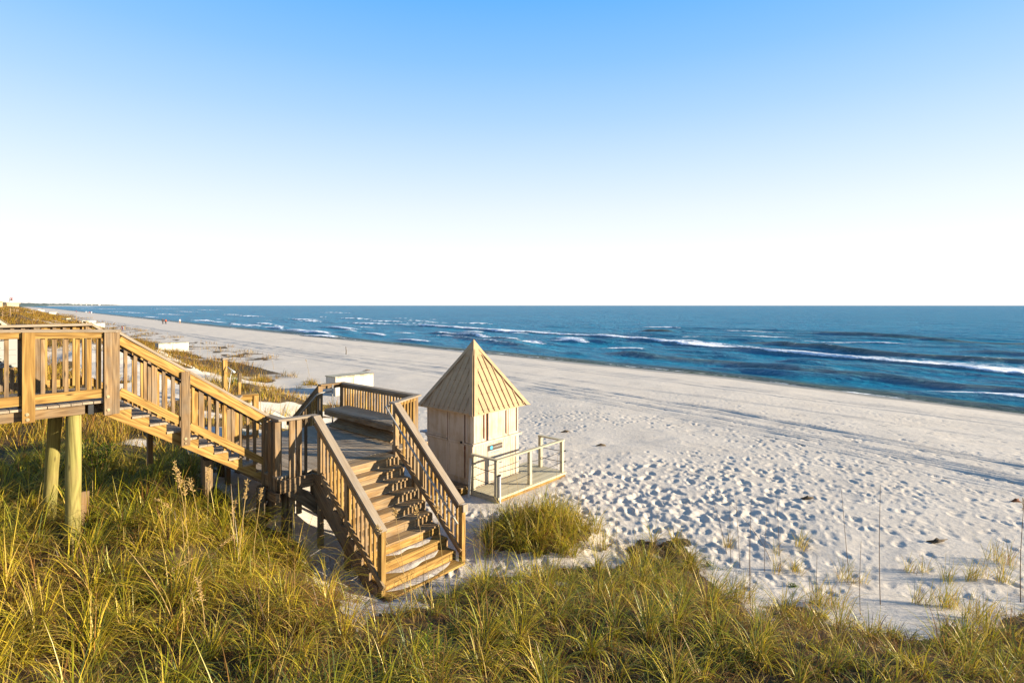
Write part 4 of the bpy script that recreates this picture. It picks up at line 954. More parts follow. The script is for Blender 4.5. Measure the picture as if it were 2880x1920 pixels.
# posts seen against the beach
x, y, z = RAY(160, 891); o = one('tall_post', None, M['signbrown'], lambda b: cbox(b, x, y, z-.3, z+1.75, .30)); tag(o, 'tall dark post standing alone in the golden dune grass', 'post')
x, y = PH(347, 922, .2); z = hz(x, y)
t = thing('marker_board', 'small upright board with maroon, white and tan stripes on the beach past the stairs', 'marker', (x, y, z))
for k, nm in ((-.26, 'cloth_red'), (.0, 'cloth_white'), (.26, 'cloth_tan')): one('stripe', t, M[nm], lambda b: b.barw((x+k, y, z-.1), (x+k, y, z+.66), .25, .12))
x, y = PH(973, 989, 0); z = hz(x, y); o = one('beach_stick', None, M['dark'], lambda b: b.tubew([(x, y, z-.1), (x+.03, y, z+.35), (x-.02, y, z+.85)], [.05, .045, .03], n=6)); tag(o, 'thin dark stick standing upright in the open sand behind the landing', 'stick')
for lab, px, py, s in (('dark driftwood scrap lying on the sand above the storage box', 1031, 1043, .35), ('small dark clump of seaweed on the sand on the right', 2637, 1527, .22), ('flat dark scrap on the sand above the thin reeds', 2272, 1406, .2), ('reddish scrap of wood on the sand near the right edge', 2857, 1412, .14), ('twisted brown twig on the sand right of the hut roof', 1590, 1217, .2), ('short brown twig lying on sand beyond the rope deck', 1690, 1255, .2)):
    x, y, z = RAY(px, py); b = MB()
    for k in range(5):
        an = random.uniform(-.6, .6); l = s*random.uniform(.5, 1); oy = random.uniform(-.1, .1)*s; b.tubew([(x-l*math.cos(an), y+oy-l*math.sin(an)*.4, z+.01), (x, y+oy, z+.05*random.random()+.03), (x+l*math.cos(an), y+oy+l*math.sin(an)*.4, z+random.uniform(.0, .09))], [.012, .03, .008], n=6)
    o = b.build('driftwood', M['dark'] if 'red' not in lab else M['rust'], None, True, at=(x, y, z)); tag(o, lab, 'driftwood')

# rope fence, neighbouring stair, house and flag on the far dunes
rf = None; pp = []
for px, py, top_ in ((-22, 894, 874), (7, 893.5, 874), (29, 892, 867.5)):
    x, y, z = RAY(px, py); pp.append((x, y, z, (py-top_)/F_PX*y))
for k, (px, py, top_) in enumerate(((39, 877, 868.5), (47, 877, 870), (51, 876.5, 871))):
    x, y, z = RAY(px, py); pp.append((x, y, z, (py-top_)/F_PX*y))
rf = thing('rope_fence', 'weathered post and rope fence across the golden dune on the far left', 'fence', pp[1][:3])
for x, y, z, h in pp: one('post', rf, M['old'], lambda b: cbox(b, x, y, z-.4, z+h, .0017*y))
for i in range(len(pp)-1):
    for fr in (.85, .5):
        a, b_ = Vector(pp[i][:3])+Vector((0,0,pp[i][3]*fr)), Vector(pp[i+1][:3])+Vector((0,0,pp[i+1][3]*fr))
        one('rope', rf, M['old'], lambda b: b.tubew([a.lerp(b_, t)-Vector((0,0,.25*4*t*(1-t))) for t in np.linspace(0, 1, 7)], .035, n=5))
nr_ = thing('neighbour_stair', 'pale stair railing of the next boardwalk sloping down at the left edge', 'stair railing', X2(-10, 905, 46))
for dy in (0, 5.5, 9.5): one('rail', nr_, M['creamwood'] if dy else M['dark'], lambda b: b.barw(X2(-40, 872+dy, 44), X2(27, 914+dy, 46), .07, .10))
for px in (-36, -14, 6, 22): one('post', nr_, M['creamwood'], lambda b: b.barw(X2(px, 875+(px+40)*.627, 45), (X2(px, 900, 45)[0], 45, 1.0), .09, .09))
one('tread', nr_, M['creamwood'], lambda b: [b.barw(X2(-40+k*9, 889+k*5.6, 45.5), X2(-33+k*9, 889+k*5.6, 45.5), 1.2, .05) for k in range(7)])
x, y, z = RAY(199, 904)
fs_ = thing('dune_steps', 'small wooden steps with a thin handrail frame leading off the far dune', 'steps', (x, y, z)); k_ = y/F_PX
one('handrail', fs_, M['pine'], lambda b: [b.barw(X2(p[0], p[1], y), X2(q[0], q[1], y), .12, .12) for p, q in (((192.5,890),(214.5,889.5)), ((192.5,890),(192.5,901)), ((214.5,889),(214.5,904)))])
one('stringer', fs_, M['creamwood'], lambda b: (b.barw(X2(193, 896, y+.5), X2(213, 906, y+.2), .12, .3), b.barw(X2(190, 899, y-.5), X2(206, 906, y-.6), .12, .3)))
one('platform', fs_, M['creamwood'], lambda b: (b.barw(X2(178, 897, y), X2(193, 896, y), 1.6, .35), b.barw(X2(182, 901, y), X2(192, 901, y), 1.6, .3)))
x, y = XYD(2, 235)
hs = thing('beach_house', 'pale yellow beach house with low roof and balconies cut off by the left edge', 'house', (x-8, y, 3))
def wbox(b, x0, x1, y0, y1, z0, z1): b.barw(((x0+x1)/2, (y0+y1)/2, z0), ((x0+x1)/2, (y0+y1)/2, z1), x1-x0, y1-y0, up=(0,1,0), tint=1)
zt = CAMZ-(848-V0)/F_PX*235; xr = XYD(7, 244)[0]
one('wall', hs, M['house'], lambda b: wbox(b, xr-14, xr, 232, 244, 1.5, zt))
rfh = one('roof', hs, M['houseroof'], lambda b: (wbox(b, xr-15, xr+.6, 231, 245, zt, zt+.22), wbox(b, xr-11, xr-3, 234, 242, zt+.22, zt+.9)))
one('balcony', hs, M['white'], lambda b: (wbox(b, xr-14, xr+1.0, 229.5, 231.8, zt-1.5, zt-1.3), [wbox(b, xr-13.5+i*2, xr-13.4+i*2, 229.6, 229.8, zt-2.8, zt-.6) for i in range(8)]))
one('window', hs, M['glass'], lambda b: [wbox(b, xr-12+i*2.6, xr-10.6+i*2.6, 231.9, 232.1, zt-1.2, zt-.25) for i in range(5)])
one('deck', hs, M['creamwood'], lambda b: (wbox(b, xr-14, XYD(37, 229)[0], 226, 229, CAMZ-(866-V0)/F_PX*229-.25, CAMZ-(866-V0)/F_PX*229), wbox(b, xr-14, XYD(24, 226)[0], 222, 226, CAMZ-(868-V0)/F_PX*226-.3, CAMZ-(868-V0)/F_PX*226)))
one('deck_post', hs, M['old'], lambda b: [wbox(b, XYD(px, 226)[0], XYD(px, 226)[0]+.25, 222.5, 222.8, 1.0, CAMZ-(868.5-V0)/F_PX*226) for px in (-20, -4, 8, 16, 22)])
bh = thing('small_house', 'low tan house with a dark roof behind the flagpole', 'house', (*XYD(20, 420), 3))
one('wall', bh, M['house'], lambda b: wbox(b, XYD(9, 420)[0], XYD(27, 420)[0], 418, 428, 1, CAMZ+1.2)); one('roof', bh, M['houseroof'], lambda b: wbox(b, XYD(8, 420)[0], XYD(28, 420)[0], 417, 429, CAMZ+1.2, CAMZ+1.9))
x, y = XYD(26.5, 300); zb = hz(x, y)
fl = thing('flagpole', 'white flagpole flying two red warning flags on the far left dune', 'flagpole', (x, y, zb))
one('pole', fl, M['white'], lambda b: b.tubew([(x, y, zb-.5), (x, y, CAMZ-(832-V0)/F_PX*300)], [.13, .085], n=10))
def flag(b, y0, y1):
    vs = []; n = 8; r0 = random.random()*6
    for i in range(n+1):
        u = i/n
        for py in (y0, y1): vs.append(X2(29+6.2*u, py+.5*u+.35*math.sin(u*7+r0), 300+.35*math.sin(u*6+r0)))
    m_ = len(vs); vs += [(p[0], p[1]+.03, p[2]) for p in vs]
    f = [(2*i, 2*i+2, 2*i+3, 2*i+1) for i in range(n)]; f += [tuple(m_+k for k in q[::-1]) for q in f]
    f += [(2*i, m_+2*i, m_+2*i+2, 2*i+2) for i in range(n)]+[(2*i+3, m_+2*i+3, m_+2*i+1, 2*i+1) for i in range(n)]+[(0,1,m_+1,m_),(2*n,m_+2*n,m_+2*n+1,2*n+1)]
    b._add(vs, f, [(0,0,0)]*len(vs), 1.0)
one('flag', fl, M['red'], lambda b: flag(b, 837.2, 840)); f2 = one('flag', fl, M['red'], lambda b: flag(b, 841, 844.8))
one('swimmer_symbol', f2, M['signwhite'], lambda b: (b.tubew([X2(31.5, 843.6, 299.5), X2(34, 843.2, 299.5)], .12, n=6), b.tubew([X2(33, 841.8, 299.5), X2(33.4, 842.3, 299.5)], .16, n=8)))

# far shore: woods, a few pale buildings and two towers across the bay
def far_strip():
    vs = []; fs = []; n = 260
    for i in range(n+1):
        t = i/n; px = -40+372*t; d = 1500+7800*t**1.25
        h = max(.0, (7.6*(1-t)**.45*(1-.25*t)))*(.55+.75*float(fbm(np.array(px*.35), np.array(3.0), 4, 3)))
        h = max(h, .35)
        ztop = CAMZ+h*d/F_PX; zb = SEA-.2
        x, y = XYD(px, d)
        for dz, k in ((zb, 0), (ztop*.8, 0), (ztop, 40), (ztop*.7, 160), (zb, 200)): vs.append((x-k*.4, y+k, dz))
    for i in range(n):
        for k in range(4): fs.append((i*5+k, (i+1)*5+k, (i+1)*5+k+1, i*5+k+1))
    b = MB(); b._add(vs, fs, [(0,0,0)]*len(vs), 1.0); return b
o = far_strip().build('far_woods', M['farwood'], None, True); tag(o, 'dark line of woods on the far curving shore', 'woods', kind='stuff')
for k, (px, wd, ht) in enumerate(((60, 1.6, 3.0), (72, 2.2, 2.6), (88, 3, 4.2), (97, 2.5, 2.6), (112, 4, 3.0), (121, 2, 2.4), (134, 3, 2.6), (147, 3, 2.8), (160, 2.6, 2.8), (172, 4, 3.4), (186, 3, 3.6), (198, 3, 4.2), (207, 2.4, 3.8), (220, 3, 3.0), (236, 3, 2.2), (252, 2, 1.8))):
    t = (px+40)/372; d = 1500+7800*t**1.25-60; x, y = XYD(px, d); s = d/F_PX
    o = one('far_building', None, M['farhouse'], lambda b: (wbox(b, x-wd*s/2, x+wd*s/2, y, y+40, -1, CAMZ+ht*s*.62), wbox(b, x-wd*s*.3, x+wd*s*.25, y+2, y+40, -1, CAMZ+ht*s*.8)))
    tag(o, 'pale distant building among the woods on the far shore', 'building', 'pale buildings on the far shore')
for px, ht in ((274, 3.2), (277, 4.2)):
    d = 7600; x, y = XYD(px, d); s = d/F_PX
    o = one('far_tower', None, M['farhouse'], lambda b: (wbox(b, x-1.1*s/2, x+1.1*s/2, y, y+30, -1, CAMZ+ht*s*.9), wbox(b, x-.35*s, x+.3*s, y, y+30, CAMZ+ht*s*.9, CAMZ+ht*s)))
    tag(o, 'taller pale tower at the tip of the far shore' if px > 275 else 'shorter pale tower left of its taller twin at the tip of the far shore', 'tower')

# ------------------------------------------------------------------ people by the water
def skin(name, nodes, edges, m, root):
    me = bpy.data.meshes.new(name); me.from_pydata([n[:3] for n in nodes], edges, [])
    o = bpy.data.objects.new(name, me); COL.objects.link(o)
    md = o.modifiers.new('s', 'SKIN'); 
    for v, n in zip(me.skin_vertices[0].data, nodes): v.radius = (n[3], n[4] if len(n) > 4 else n[3])
    me.skin_vertices[0].data[0].use_root = True
    sb = o.modifiers.new('u', 'SUBSURF'); sb.levels = 1; sb.render_levels = 1
    dg = bpy.context.evaluated_depsgraph_get(); m2 = bpy.data.meshes.new_from_object(o.evaluated_get(dg)); m2.name = name
    bpy.data.objects.remove(o); m2.materials.clear(); m2.materials.append(m)
    m2.polygons.foreach_set('use_smooth', [True]*len(m2.polygons))
    p = bpy.data.objects.new(name, m2); COL.objects.link(p); p.parent = root; return p
def person(label, px, py, shirt, pants, rot=0, h=1.72, stride=.16, group=None):
    x, y = PH(px, py, -.9); z = hz(x, y); x, y = PH(px, py, z)
    r = thing('person', label, 'person', (x, y, z), group); r.rotation_euler.z = rot; s = h/1.72
    J = dict(pel=(0,0,.93,.13,.10), che=(0,.01,1.25,.15,.10), nek=(0,.01,1.46,.055), hd0=(0,.0,1.54,.075), hd1=(0,0,1.66,.085),
             hl=(-.09,0,.88,.085), kl=(-.095,-stride*.5,.48,.06), fl=(-.095,-stride*.9,.07,.045), tl=(-.095,-stride*.9-.15,.04,.035),
             hr=(.09,0,.88,.085), kr=(.095,stride*.5-.05,.48,.06), fr=(.095,stride,.07,.045), tr=(.095,stride-.15,.04,.035),
             sl=(-.19,.01,1.40,.06), el=(-.25,.05,1.13,.045), wl=(-.26,-.03,.89,.032), fnl=(-.26,-.07,.78,.028), sr=(.19,.01,1.40,.06), er=(.25,-.02,1.13,.045), wr=(.26,-.10,.90,.032), fnr=(.26,-.15,.80,.028))
    E_ = [('pel','che'),('che','nek'),('nek','hd0'),('hd0','hd1'),('pel','hl'),('hl','kl'),('kl','fl'),('fl','tl'),('pel','hr'),('hr','kr'),('kr','fr'),('fr','tr'),('che','sl'),('sl','el'),('el','wl'),('wl','fnl'),('che','sr'),('sr','er'),('er','wr'),('wr','fnr')]
    def sk(nm, keys, grow, m):
        ks = [k for k in J if k in keys]; ix = {k: i for i, k in enumerate(ks)}
        nd = [tuple(q*s for q in J[k][:3])+tuple((q+grow)*s for q in J[k][3:]) for k in ks]
        skin(nm, nd, [(ix[a], ix[b_]) for a, b_ in E_ if a in ix and b_ in ix], m, r)
    sk('body', list(J), 0, M['skin'])
    sk('shirt', ['pel','che','sl','el','sr','er'] + (['wl','wr'] if shirt != 'cloth_white' else []), .022, M[shirt])
    sk('trousers', ['pel','hl','kl','hr','kr']+(['fl','fr'] if pants != 'cloth_tan' else []), .016, M[pants])
    hb = MB(); org = Vector(r.location); hb.tubew([org+Vector((0,.02,1.60))*s, org+Vector((0,.02,1.70))*s, org+Vector((0,.01,1.765))*s], [.098*s, .092*s, .03*s], n=10); hb.build('hair', M['hair'], r, True)
    return r
person('person in dark clothes walking beside someone in orange at the water', 458, 912, 'cloth_black', 'cloth_black', .4)
person('person in a bright orange top and dark trousers walking by the water', 466, 912.5, 'cloth_orange', 'cloth_black', .2)
person('person in a pale top and bare legs standing at the edge of the water', 506, 911, 'cloth_white', 'cloth_tan', 1.2, stride=.03)
person('person in a red top within the far group by the water', 252.5, 882, 'cloth_red', 'cloth_tan', .5)
person('person in white, leftmost of the far group by the water', 242, 880.5, 'cloth_white', 'cloth_white', 1.5)
person('person in pale clothes between the white and the red one of the far group', 247.5, 881.5, 'cloth_white', 'cloth_tan', 2.0)
person('person in white to the right of the red one of the far group', 257.5, 882, 'cloth_white', 'cloth_white', .8)
person('person in dark red clothes alone on the far sand left of the far group', 214.5, 879.5, 'cloth_red', 'cloth_blue', .8)
person('person in black far along the waterline, farthest of the walkers', 119.5, 868.3, 'cloth_black', 'cloth_black', .5)

# ------------------------------------------------------------------ dune grass
def blades(P, H, az, lean, curl, wd, col, segs=4):
    n = len(P); s = np.linspace(0, 1, segs+1)
    ph = lean[:, None]+curl[:, None]*(s[None, :]**1.2); ph = np.clip(ph, -2.7, 2.7)
    ds = H[:, None]/segs
    mid = (ph[:, 1:]+ph[:, :-1])/2
    r = np.concatenate([np.zeros((n, 1)), np.cumsum(np.sin(mid)*ds, 1)], 1); z = np.concatenate([np.zeros((n, 1)), np.cumsum(np.cos(mid)*ds, 1)], 1)
    tw = az+rng.uniform(-.35, .35, n)
    ux, uy = np.sin(az), np.cos(az); px, py = np.cos(tw), -np.sin(tw)
    wv = wd[:, None]*np.array([.75]+[1.0]*(segs-2)+[.62, .10])[None, :segs+1]
    cx = P[:, 0, None]+ux[:, None]*r; cy = P[:, 1, None]+uy[:, None]*r; cz = P[:, 2, None]+z
    V = np.empty((n, segs+1, 2, 3))
    for k, sg in ((0, -.5), (1, .5)):
        V[:, :, k, 0] = cx+px[:, None]*wv*sg; V[:, :, k, 1] = cy+py[:, None]*wv*sg; V[:, :, k, 2] = cz
    I = np.arange(n*(segs+1)*2).reshape(n, segs+1, 2)
    Q = np.stack([I[:, :-1, 0], I[:, :-1, 1], I[:, 1:, 1], I[:, 1:, 0]], 2).reshape(-1, 4)
    C = np.repeat(col[:, None, None, :], segs+1, 1).repeat(2, 2).reshape(-1, 3)
    return V.reshape(-1, 3), Q, C
PAL = np.array([(.40,.315,.014), (.54,.385,.030), (.25,.245,.014), (.12,.15,.035), (.60,.41,.09), (.30,.15,.036), (.13,.060,.020)])
def palette(n, w): return PAL[rng.choice(len(PAL), n, p=np.array(w)/sum(w))]*rng.uniform(.72, 1.25, (n, 1))
class Grass:
    def __init__(s): s.V = []; s.Q = []; s.C = []; s.o = 0
    def add(s, V, Q, C): s.V.append(V); s.Q.append(Q+s.o); s.C.append(C); s.o += len(V)
    def build(s, name, label, root=None, org=None, kind='stuff', cat='grass'):
        V = np.concatenate(s.V); org = np.array(org if org is not None else (0, 0, 0), float)
        o = bigmesh(name, V-org, np.concatenate(s.Q), M['grass'], cols=(('col', np.concatenate(s.C)),), root=root, smooth=False)
        if root is None:
            o.location = org; tag(o, label, cat, kind=kind)
        return o
def clump(G, x, y, n, rad, h, wts, lean=.5, curl=1.1, wd=.0065, segs=4, wind=0.0, zs=None):
    """n blades for each centre (x, y arrays)"""
    m = len(x)
    if m == 0: return
    nn = n if np.isscalar(n) else n
    X_ = np.repeat(x, nn); Y_ = np.repeat(y, nn); k = len(X_)
    an = rng.uniform(0, 2*np.pi, k); r = rad*np.sqrt(rng.random(k)); bx = X_+r*np.sin(an); by = Y_+r*np.cos(an)
    hh = np.repeat(h if not np.isscalar(h) else np.full(m, h), nn)*rng.uniform(.45, 1.12, k)
    az = an+rng.normal(0, .8, k)
    az = np.where(rng.random(k) < wind, rng.normal(1.4, .6, k), az)
    ln = np.abs(rng.normal(0, lean*.5, k))+.08*r/rad; cu = np.abs(rng.normal(curl, .5*curl, k))
    z = hgt(bx, by)-.03 if zs is None else zs(bx, by)
    if callable(wts): col = wts(bx, by, k)
    else: col = palette(k, wts)
    G.add(*blades(np.stack([bx, by, z], 1), hh, az, ln, cu, np.full(k, wd)*rng.uniform(.7, 1.3, k), col, segs))
def jgrid(x0, x1, y0, y1, st):
    gx, gy = np.meshgrid(np.arange(x0, x1, st), np.arange(y0, y1, st)); gx = gx.ravel(); gy = gy.ravel()
    return gx+rng.uniform(-st/2, st/2, len(gx)), gy+rng.uniform(-st/2, st/2, len(gy))
def onboard(x, y):
    """under the lower stairs, on the hut deck or in the hut"""
    a, c = ac(x, y); b_ = -c
    return ((a > 5.3) & (a < 7.5) & (b_ > 7.35) & (b_ < 10.4)) | ((a > 10.0) & (a < 13.3) & (b_ > 9.25) & (b_ < 12.5)) | ((a > 4.6) & (a < 8.6) & (b_ > 9.6) & (b_ < 13.9)) \
        | ((a > 1.75) & (a < 2.1) & (b_ > 10.6) & (b_ < 10.9))
def field(G, x, y, fn):
    d = density(x, y); k = (rng.random(len(x)) < d) & ~onboard(x, y); return x[k], y[k], d[k]
def mixw(x, y, k):
    # green, golden and brown stands drift into one another
    n = fbm(x*.45, y*.45, 71, 3); n2 = fbm(x*.9, y*.9, 73, 2)
    px, py = proj(x, y, np.full_like(x, 1.0))
    gold = smooth((n-.46)/.16)+.8*smooth((330-px)/260)*smooth((py-1620)/150)
    brown = smooth((.48-n2)/.12)*.8+1.1*np.exp(-((px-860)/170)**2-((py-1760)/150)**2)+.5*smooth((px-1000)/300)*smooth((n-.42)/.15)
    und = smooth((n-.5)/.1)
    W_ = np.stack([.34+0*n, .10+.42*gold, .50-.25*gold, .26*(1-np.clip(gold, 0, 1)), .06+.26*gold, .09+.34*brown, .03+.20*brown], 1); W_ = np.clip(W_, .01, None)
    W_ /= W_.sum(1, keepdims=True); cs = np.cumsum(W_, 1); u = rng.random(len(x))[:, None]
    return PAL[np.minimum((u > cs).sum(1), 6)]*rng.uniform(.72, 1.25, (len(x), 1))
def frontsel(x, y):
    a, c = ac(x, y); return a, c
G1 = Grass(); G2 = Grass(); GB = Grass()
LOWW = (.7,.6,1.2,1.0,1.0,2.4,3.0)
x, y = jgrid(-12, 12, 3.6, 13.5, .30); ok = (np.abs(x)/y < 1.25) & (np.hypot(x, y) < 16); x, y = x[ok], y[ok]
x, y, d = field(None, x, y, None)
px, py = proj(x, y, hgt(x, y)); left = px < 1070; ismound = lambda x, y: ((x-.58)/1.2)**2+((y-11.75)/1.0)**2 < 1
gap_ = lambda x, y: smooth((fbm(x*1.25, y*1.25, 57, 3)-.36)/.10)
rt = ~left & ~ismound(x, y)
# low filler, then fountains of long arching blades standing out of it
clump(G1, x[left], y[left], 34, .19, .34, lambda x, y, k: palette(k, LOWW)*.8, lean=.9, curl=1.3, wd=.0060, wind=.35)
clump(G2, x[rt], y[rt], 26, .18, .30, lambda x, y, k: palette(k, LOWW)*.8, lean=1.0, curl=1.3, wd=.0056, wind=.35)
for st, n_, rad, h_, cu, seed in ((.40, 56, .08, .62, 1.6, 1), (.56, 72, .065, .86, 1.75, 2), (.95, 76, .055, 1.05, 1.7, 3)):
    x2, y2 = jgrid(-11, 11, 3.6, 13, st); ok = np.abs(x2)/y2 < 1.2; x2, y2, d2 = field(None, x2[ok], y2[ok], None); px2, py2 = proj(x2, y2, hgt(x2, y2))
    gp = gap_(x2, y2); k2 = rng.random(len(x2)) < .85*np.where(px2 < 1070, .35+.65*gp, .12+.88*gp); x2, y2, px2 = x2[k2], y2[k2], px2[k2]
    l2 = px2 < 1070; r2 = ~l2 & ~ismound(x2, y2); hv = h_*(.65+.6*rng.random(len(x2)))
    clump(G1, x2[l2], y2[l2], n_, rad, hv[l2], mixw, lean=.62, curl=cu, wd=.0078, segs=5, wind=.35)
    thin2 = smooth((px2[r2]-2000)/500)
    clump(G2, x2[r2], y2[r2], int(n_*.8), rad*.9, hv[r2]*.80*(1-.25*thin2), (3.2,1.8,3.8,1.0,1.8,1.9,.7), lean=.62, curl=cu, wd=.0074, segs=5, wind=.35)
# brown wiry undergrowth
def twigs(G, x, y, n, h, w_=(0,0,.12,0,1.2,3.6,3.0), wd=.0045):
    clump(G, x, y, n, .22, h, w_, lean=1.4, curl=1.6, wd=wd, segs=5)
xt, yt = jgrid(-9, 10, 3.6, 11.5, .33); ok = np.abs(xt)/yt < 1.2; xt, yt = xt[ok], yt[ok]
pxt, pyt = proj(xt, yt, hgt(xt, yt))
pr_ = .42+.5*(1-gap_(xt, yt))+.9*np.exp(-((pxt-830)/210)**2-((pyt-1740)/190)**2)+.35*np.exp(-((pxt-1900)/700)**2-((pyt-1850)/170)**2)+.5*np.exp(-((pxt-2500)/350)**2-((pyt-1790)/110)**2)
k = (rng.random(len(xt)) < pr_*np.maximum(density(xt, yt), .55*((pxt > 640) & (pxt < 1010) & (pyt > 1560) & (pyt < 1900)))) & ~onboard(xt, yt); GT = Grass(); twigs(GT, xt[k], yt[k], 58, .36)
G1.build('dune_grass', 'thick yellow green dune grass filling the left foreground below the walkway')
G2.build('dune_grass', 'arching olive and brown dune grass along the bottom right of the picture')
GT.build('dry_undergrowth', 'brown wiry undergrowth between the grass in the foreground', cat='undergrowth')
# grass on the dunes behind the boardwalk
xb, yb = jgrid(-34, 2, 7.5, 42, .40); a, c = ac(xb, yb); ok = (np.abs(xb)/yb < 1.2) & (c < -10.6) & ((xb+0*yb) < 0) & (np.hypot(xb, yb) < 42)
xb, yb = xb[ok], yb[ok]; a, c = ac(xb, yb); db = density(xb, yb); k = (rng.random(len(xb)) < db) & ~onboard(xb, yb)
pxb, pyb = proj(xb, yb, hgt(xb, yb)); k &= ~((yb < 13.6) & (pxb < 640) & poly_in(pxb, pyb, P_LEFT)); xb, yb = xb[k], yb[k]; a, c = ac(xb, yb)
def backw(x, y, k):
    n = fbm(x*.3, y*.3, 91, 3)[:, None]; p1 = palette(k, (3,3,1,.2,2.6,2.6,.7)); p2 = palette(k, (1,2,.4,.1,3,3.4,1.2)); a_, c_ = ac(x, y)
    t = (rng.random((k, 1)) < smooth((n-.38)/.2)); return np.where(t, p2, p1)*np.array([.78, .70, .66])
nearb = np.hypot(xb, yb) < 20
clump(GB, xb[nearb], yb[nearb], 40, .24, .62, backw, lean=.5, curl=1.0, wd=.010, wind=.3)
clump(GB, xb[~nearb], yb[~nearb], 24, .26, .50, backw, lean=.5, curl=.9, wd=.016, segs=3, wind=.3)
GB.build('dune_grass', 'golden brown grass on the dunes behind the walkway and upper stairs')
GF = Grass()
def farw(x, y, k): return palette(k, (1,2.6,.5,.1,2.4,2.8,.8))*np.array([.60, .51, .46])
xf, yf = jgrid(-150, -8, 22, 150, 1.05); a, c = ac(xf, yf); r_ = np.hypot(xf, yf); ok = (xf/yf > -1.15) & (r_ > 41) & (r_ < 165) & (xf/yf < -.25)
xf, yf = xf[ok], yf[ok]; k = rng.random(len(xf)) < density(xf, yf); xf, yf = xf[k], yf[k]
clump(GF, xf, yf, 30, .75, .60, farw, lean=.5, curl=.8, wd=.034, segs=2, wind=.3)
xf, yf = jgrid(-420, -60, 90, 480, 3.2); r_ = np.hypot(xf, yf); ok = (xf/yf > -1.1) & (r_ > 160) & (r_ < 480) & (xf/yf < -.5)
xf, yf = xf[ok], yf[ok]; k = rng.random(len(xf)) < density(xf, yf); xf, yf = xf[k], yf[k]
clump(GF, xf, yf, 26, 2.2, .8, farw, lean=.5, curl=.7, wd=.13, segs=2, wind=.3)
GF.build('dune_grass', 'golden grass covering the far dunes on the left')

# the grass mound in front of the hut: one plant stand of its own
GM = Grass(); xm, ym = jgrid(-1.0, 2.2, 10.4, 13.2, .22); dm = ((xm-.58)/1.25)**2+((ym-11.75)/1.1)**2; k = (dm < 1.0+rng.uniform(-.3, .12, len(xm))) & ~onboard(xm, ym)
clump(GM, xm[k], ym[k], 34, .16, .32, LOWW, lean=.9, curl=1.2, wd=.0065, wind=.3)
xm, ym = jgrid(-.9, 2.1, 10.6, 13.1, .30); dm = ((xm-.62)/1.35)**2+((ym-11.65)/1.15)**2; k = (dm < .95+rng.uniform(-.35, .35, len(xm))) & ~onboard(xm, ym)
clump(GM, xm[k], ym[k], 62, .075, .55+.4*rng.random(k.sum()), (4,2.6,3,.6,1.6,1.6,.5), lean=.6, curl=1.5, wd=.0078, segs=5, wind=.25)
GM.build('grass_mound', 'round hummock of green and brown grass in front of the hut deck', org=(.75, 11.9, hz(.75, 11.9)), kind='thing', cat='grass')
bpy.data.objects['grass_mound'].pop('kind', None)

# single tufts on the open sand to the right and on the knoll
def tuft(label, px, py, n=26, h=.42, rad=.07, w_=(3,2.4,2,.5,2.4,2,.4), group=None, wd=.0062, lean=.6):
    x, y, z = RAY(px, py, 60); G = Grass(); xs = x+rng.normal(0, rad, 3); ys = y+rng.normal(0, rad, 3)
    clump(G, xs, ys, max(6, int(n*.62)), rad, h*1.3, w_, lean=lean, curl=.9, wd=wd, wind=.45)
    o = G.build('grass_tuft', label, org=(x, y, z), kind=None, cat='grass tuft'); o.pop('kind', None)
    if group: o['group'] = group
TG = 'grass tufts on the open sand'
tl = 'thin olive grass tuft growing alone on pale sand at the right'
for px, py, n, h in ((2189,1553,16,.34),(2181,1604,26,.36),(2226,1608,18,.30),(2246,1612,16,.3),(2369,1641,26,.40),(2401,1641,20,.3),(2597,1612,16,.36),(2671,1645,22,.42),(2764,1632,24,.40),(2818,1642,30,.5),(2581,1700,26,.36),(2654,1704,20,.36),(2679,1712,16,.34),(2716,1637,24,.42),(2540,1608,18,.36)):
    tuft(tl, px, py, n, h, group=TG)
tuft('topmost olive grass tuft on the sand beside a cluster of thin reeds', 2263, 1548, 34, .40)
tuft('small grass tuft at the edge of the trodden sand, leftmost of the lone tufts', 2046, 1543, 30, .34)
tuft('broad dense brown and green tuft on the sand below the tall reeds', 2312, 1697, 90, .40, .15)
tuft('dense brown grass tuft left of the tall single reed', 2075, 1680, 110, .42, .2)
tuft('spreading grass tuft near the right edge under the tallest reed', 2820, 1585, 40, .46, .12)
tuft('brown grassy tuft on the right, half hidden by taller grass', 2752, 1742, 90, .45, .18)
KG = 'dry tufts on the sandy knoll'
for px, py, n, h in ((660,1155,30,.5),(700,1130,22,.45),(745,1170,26,.5),(770,1120,26,.5),(800,1165,40,.6),(735,1120,16,.35),(690,1195,24,.4),(775,1210,16,.35),(850,1120,18,.35),(820,1230,30,.6),(620,1100,30,.5),(890,1155,26,.6)):
    tuft('dry golden grass tuft on the pale sandy knoll behind the stairs', px, py, n, h, .13, (1.6,2.6,.8,.1,3,2.4,.8), KG, wd=.011)

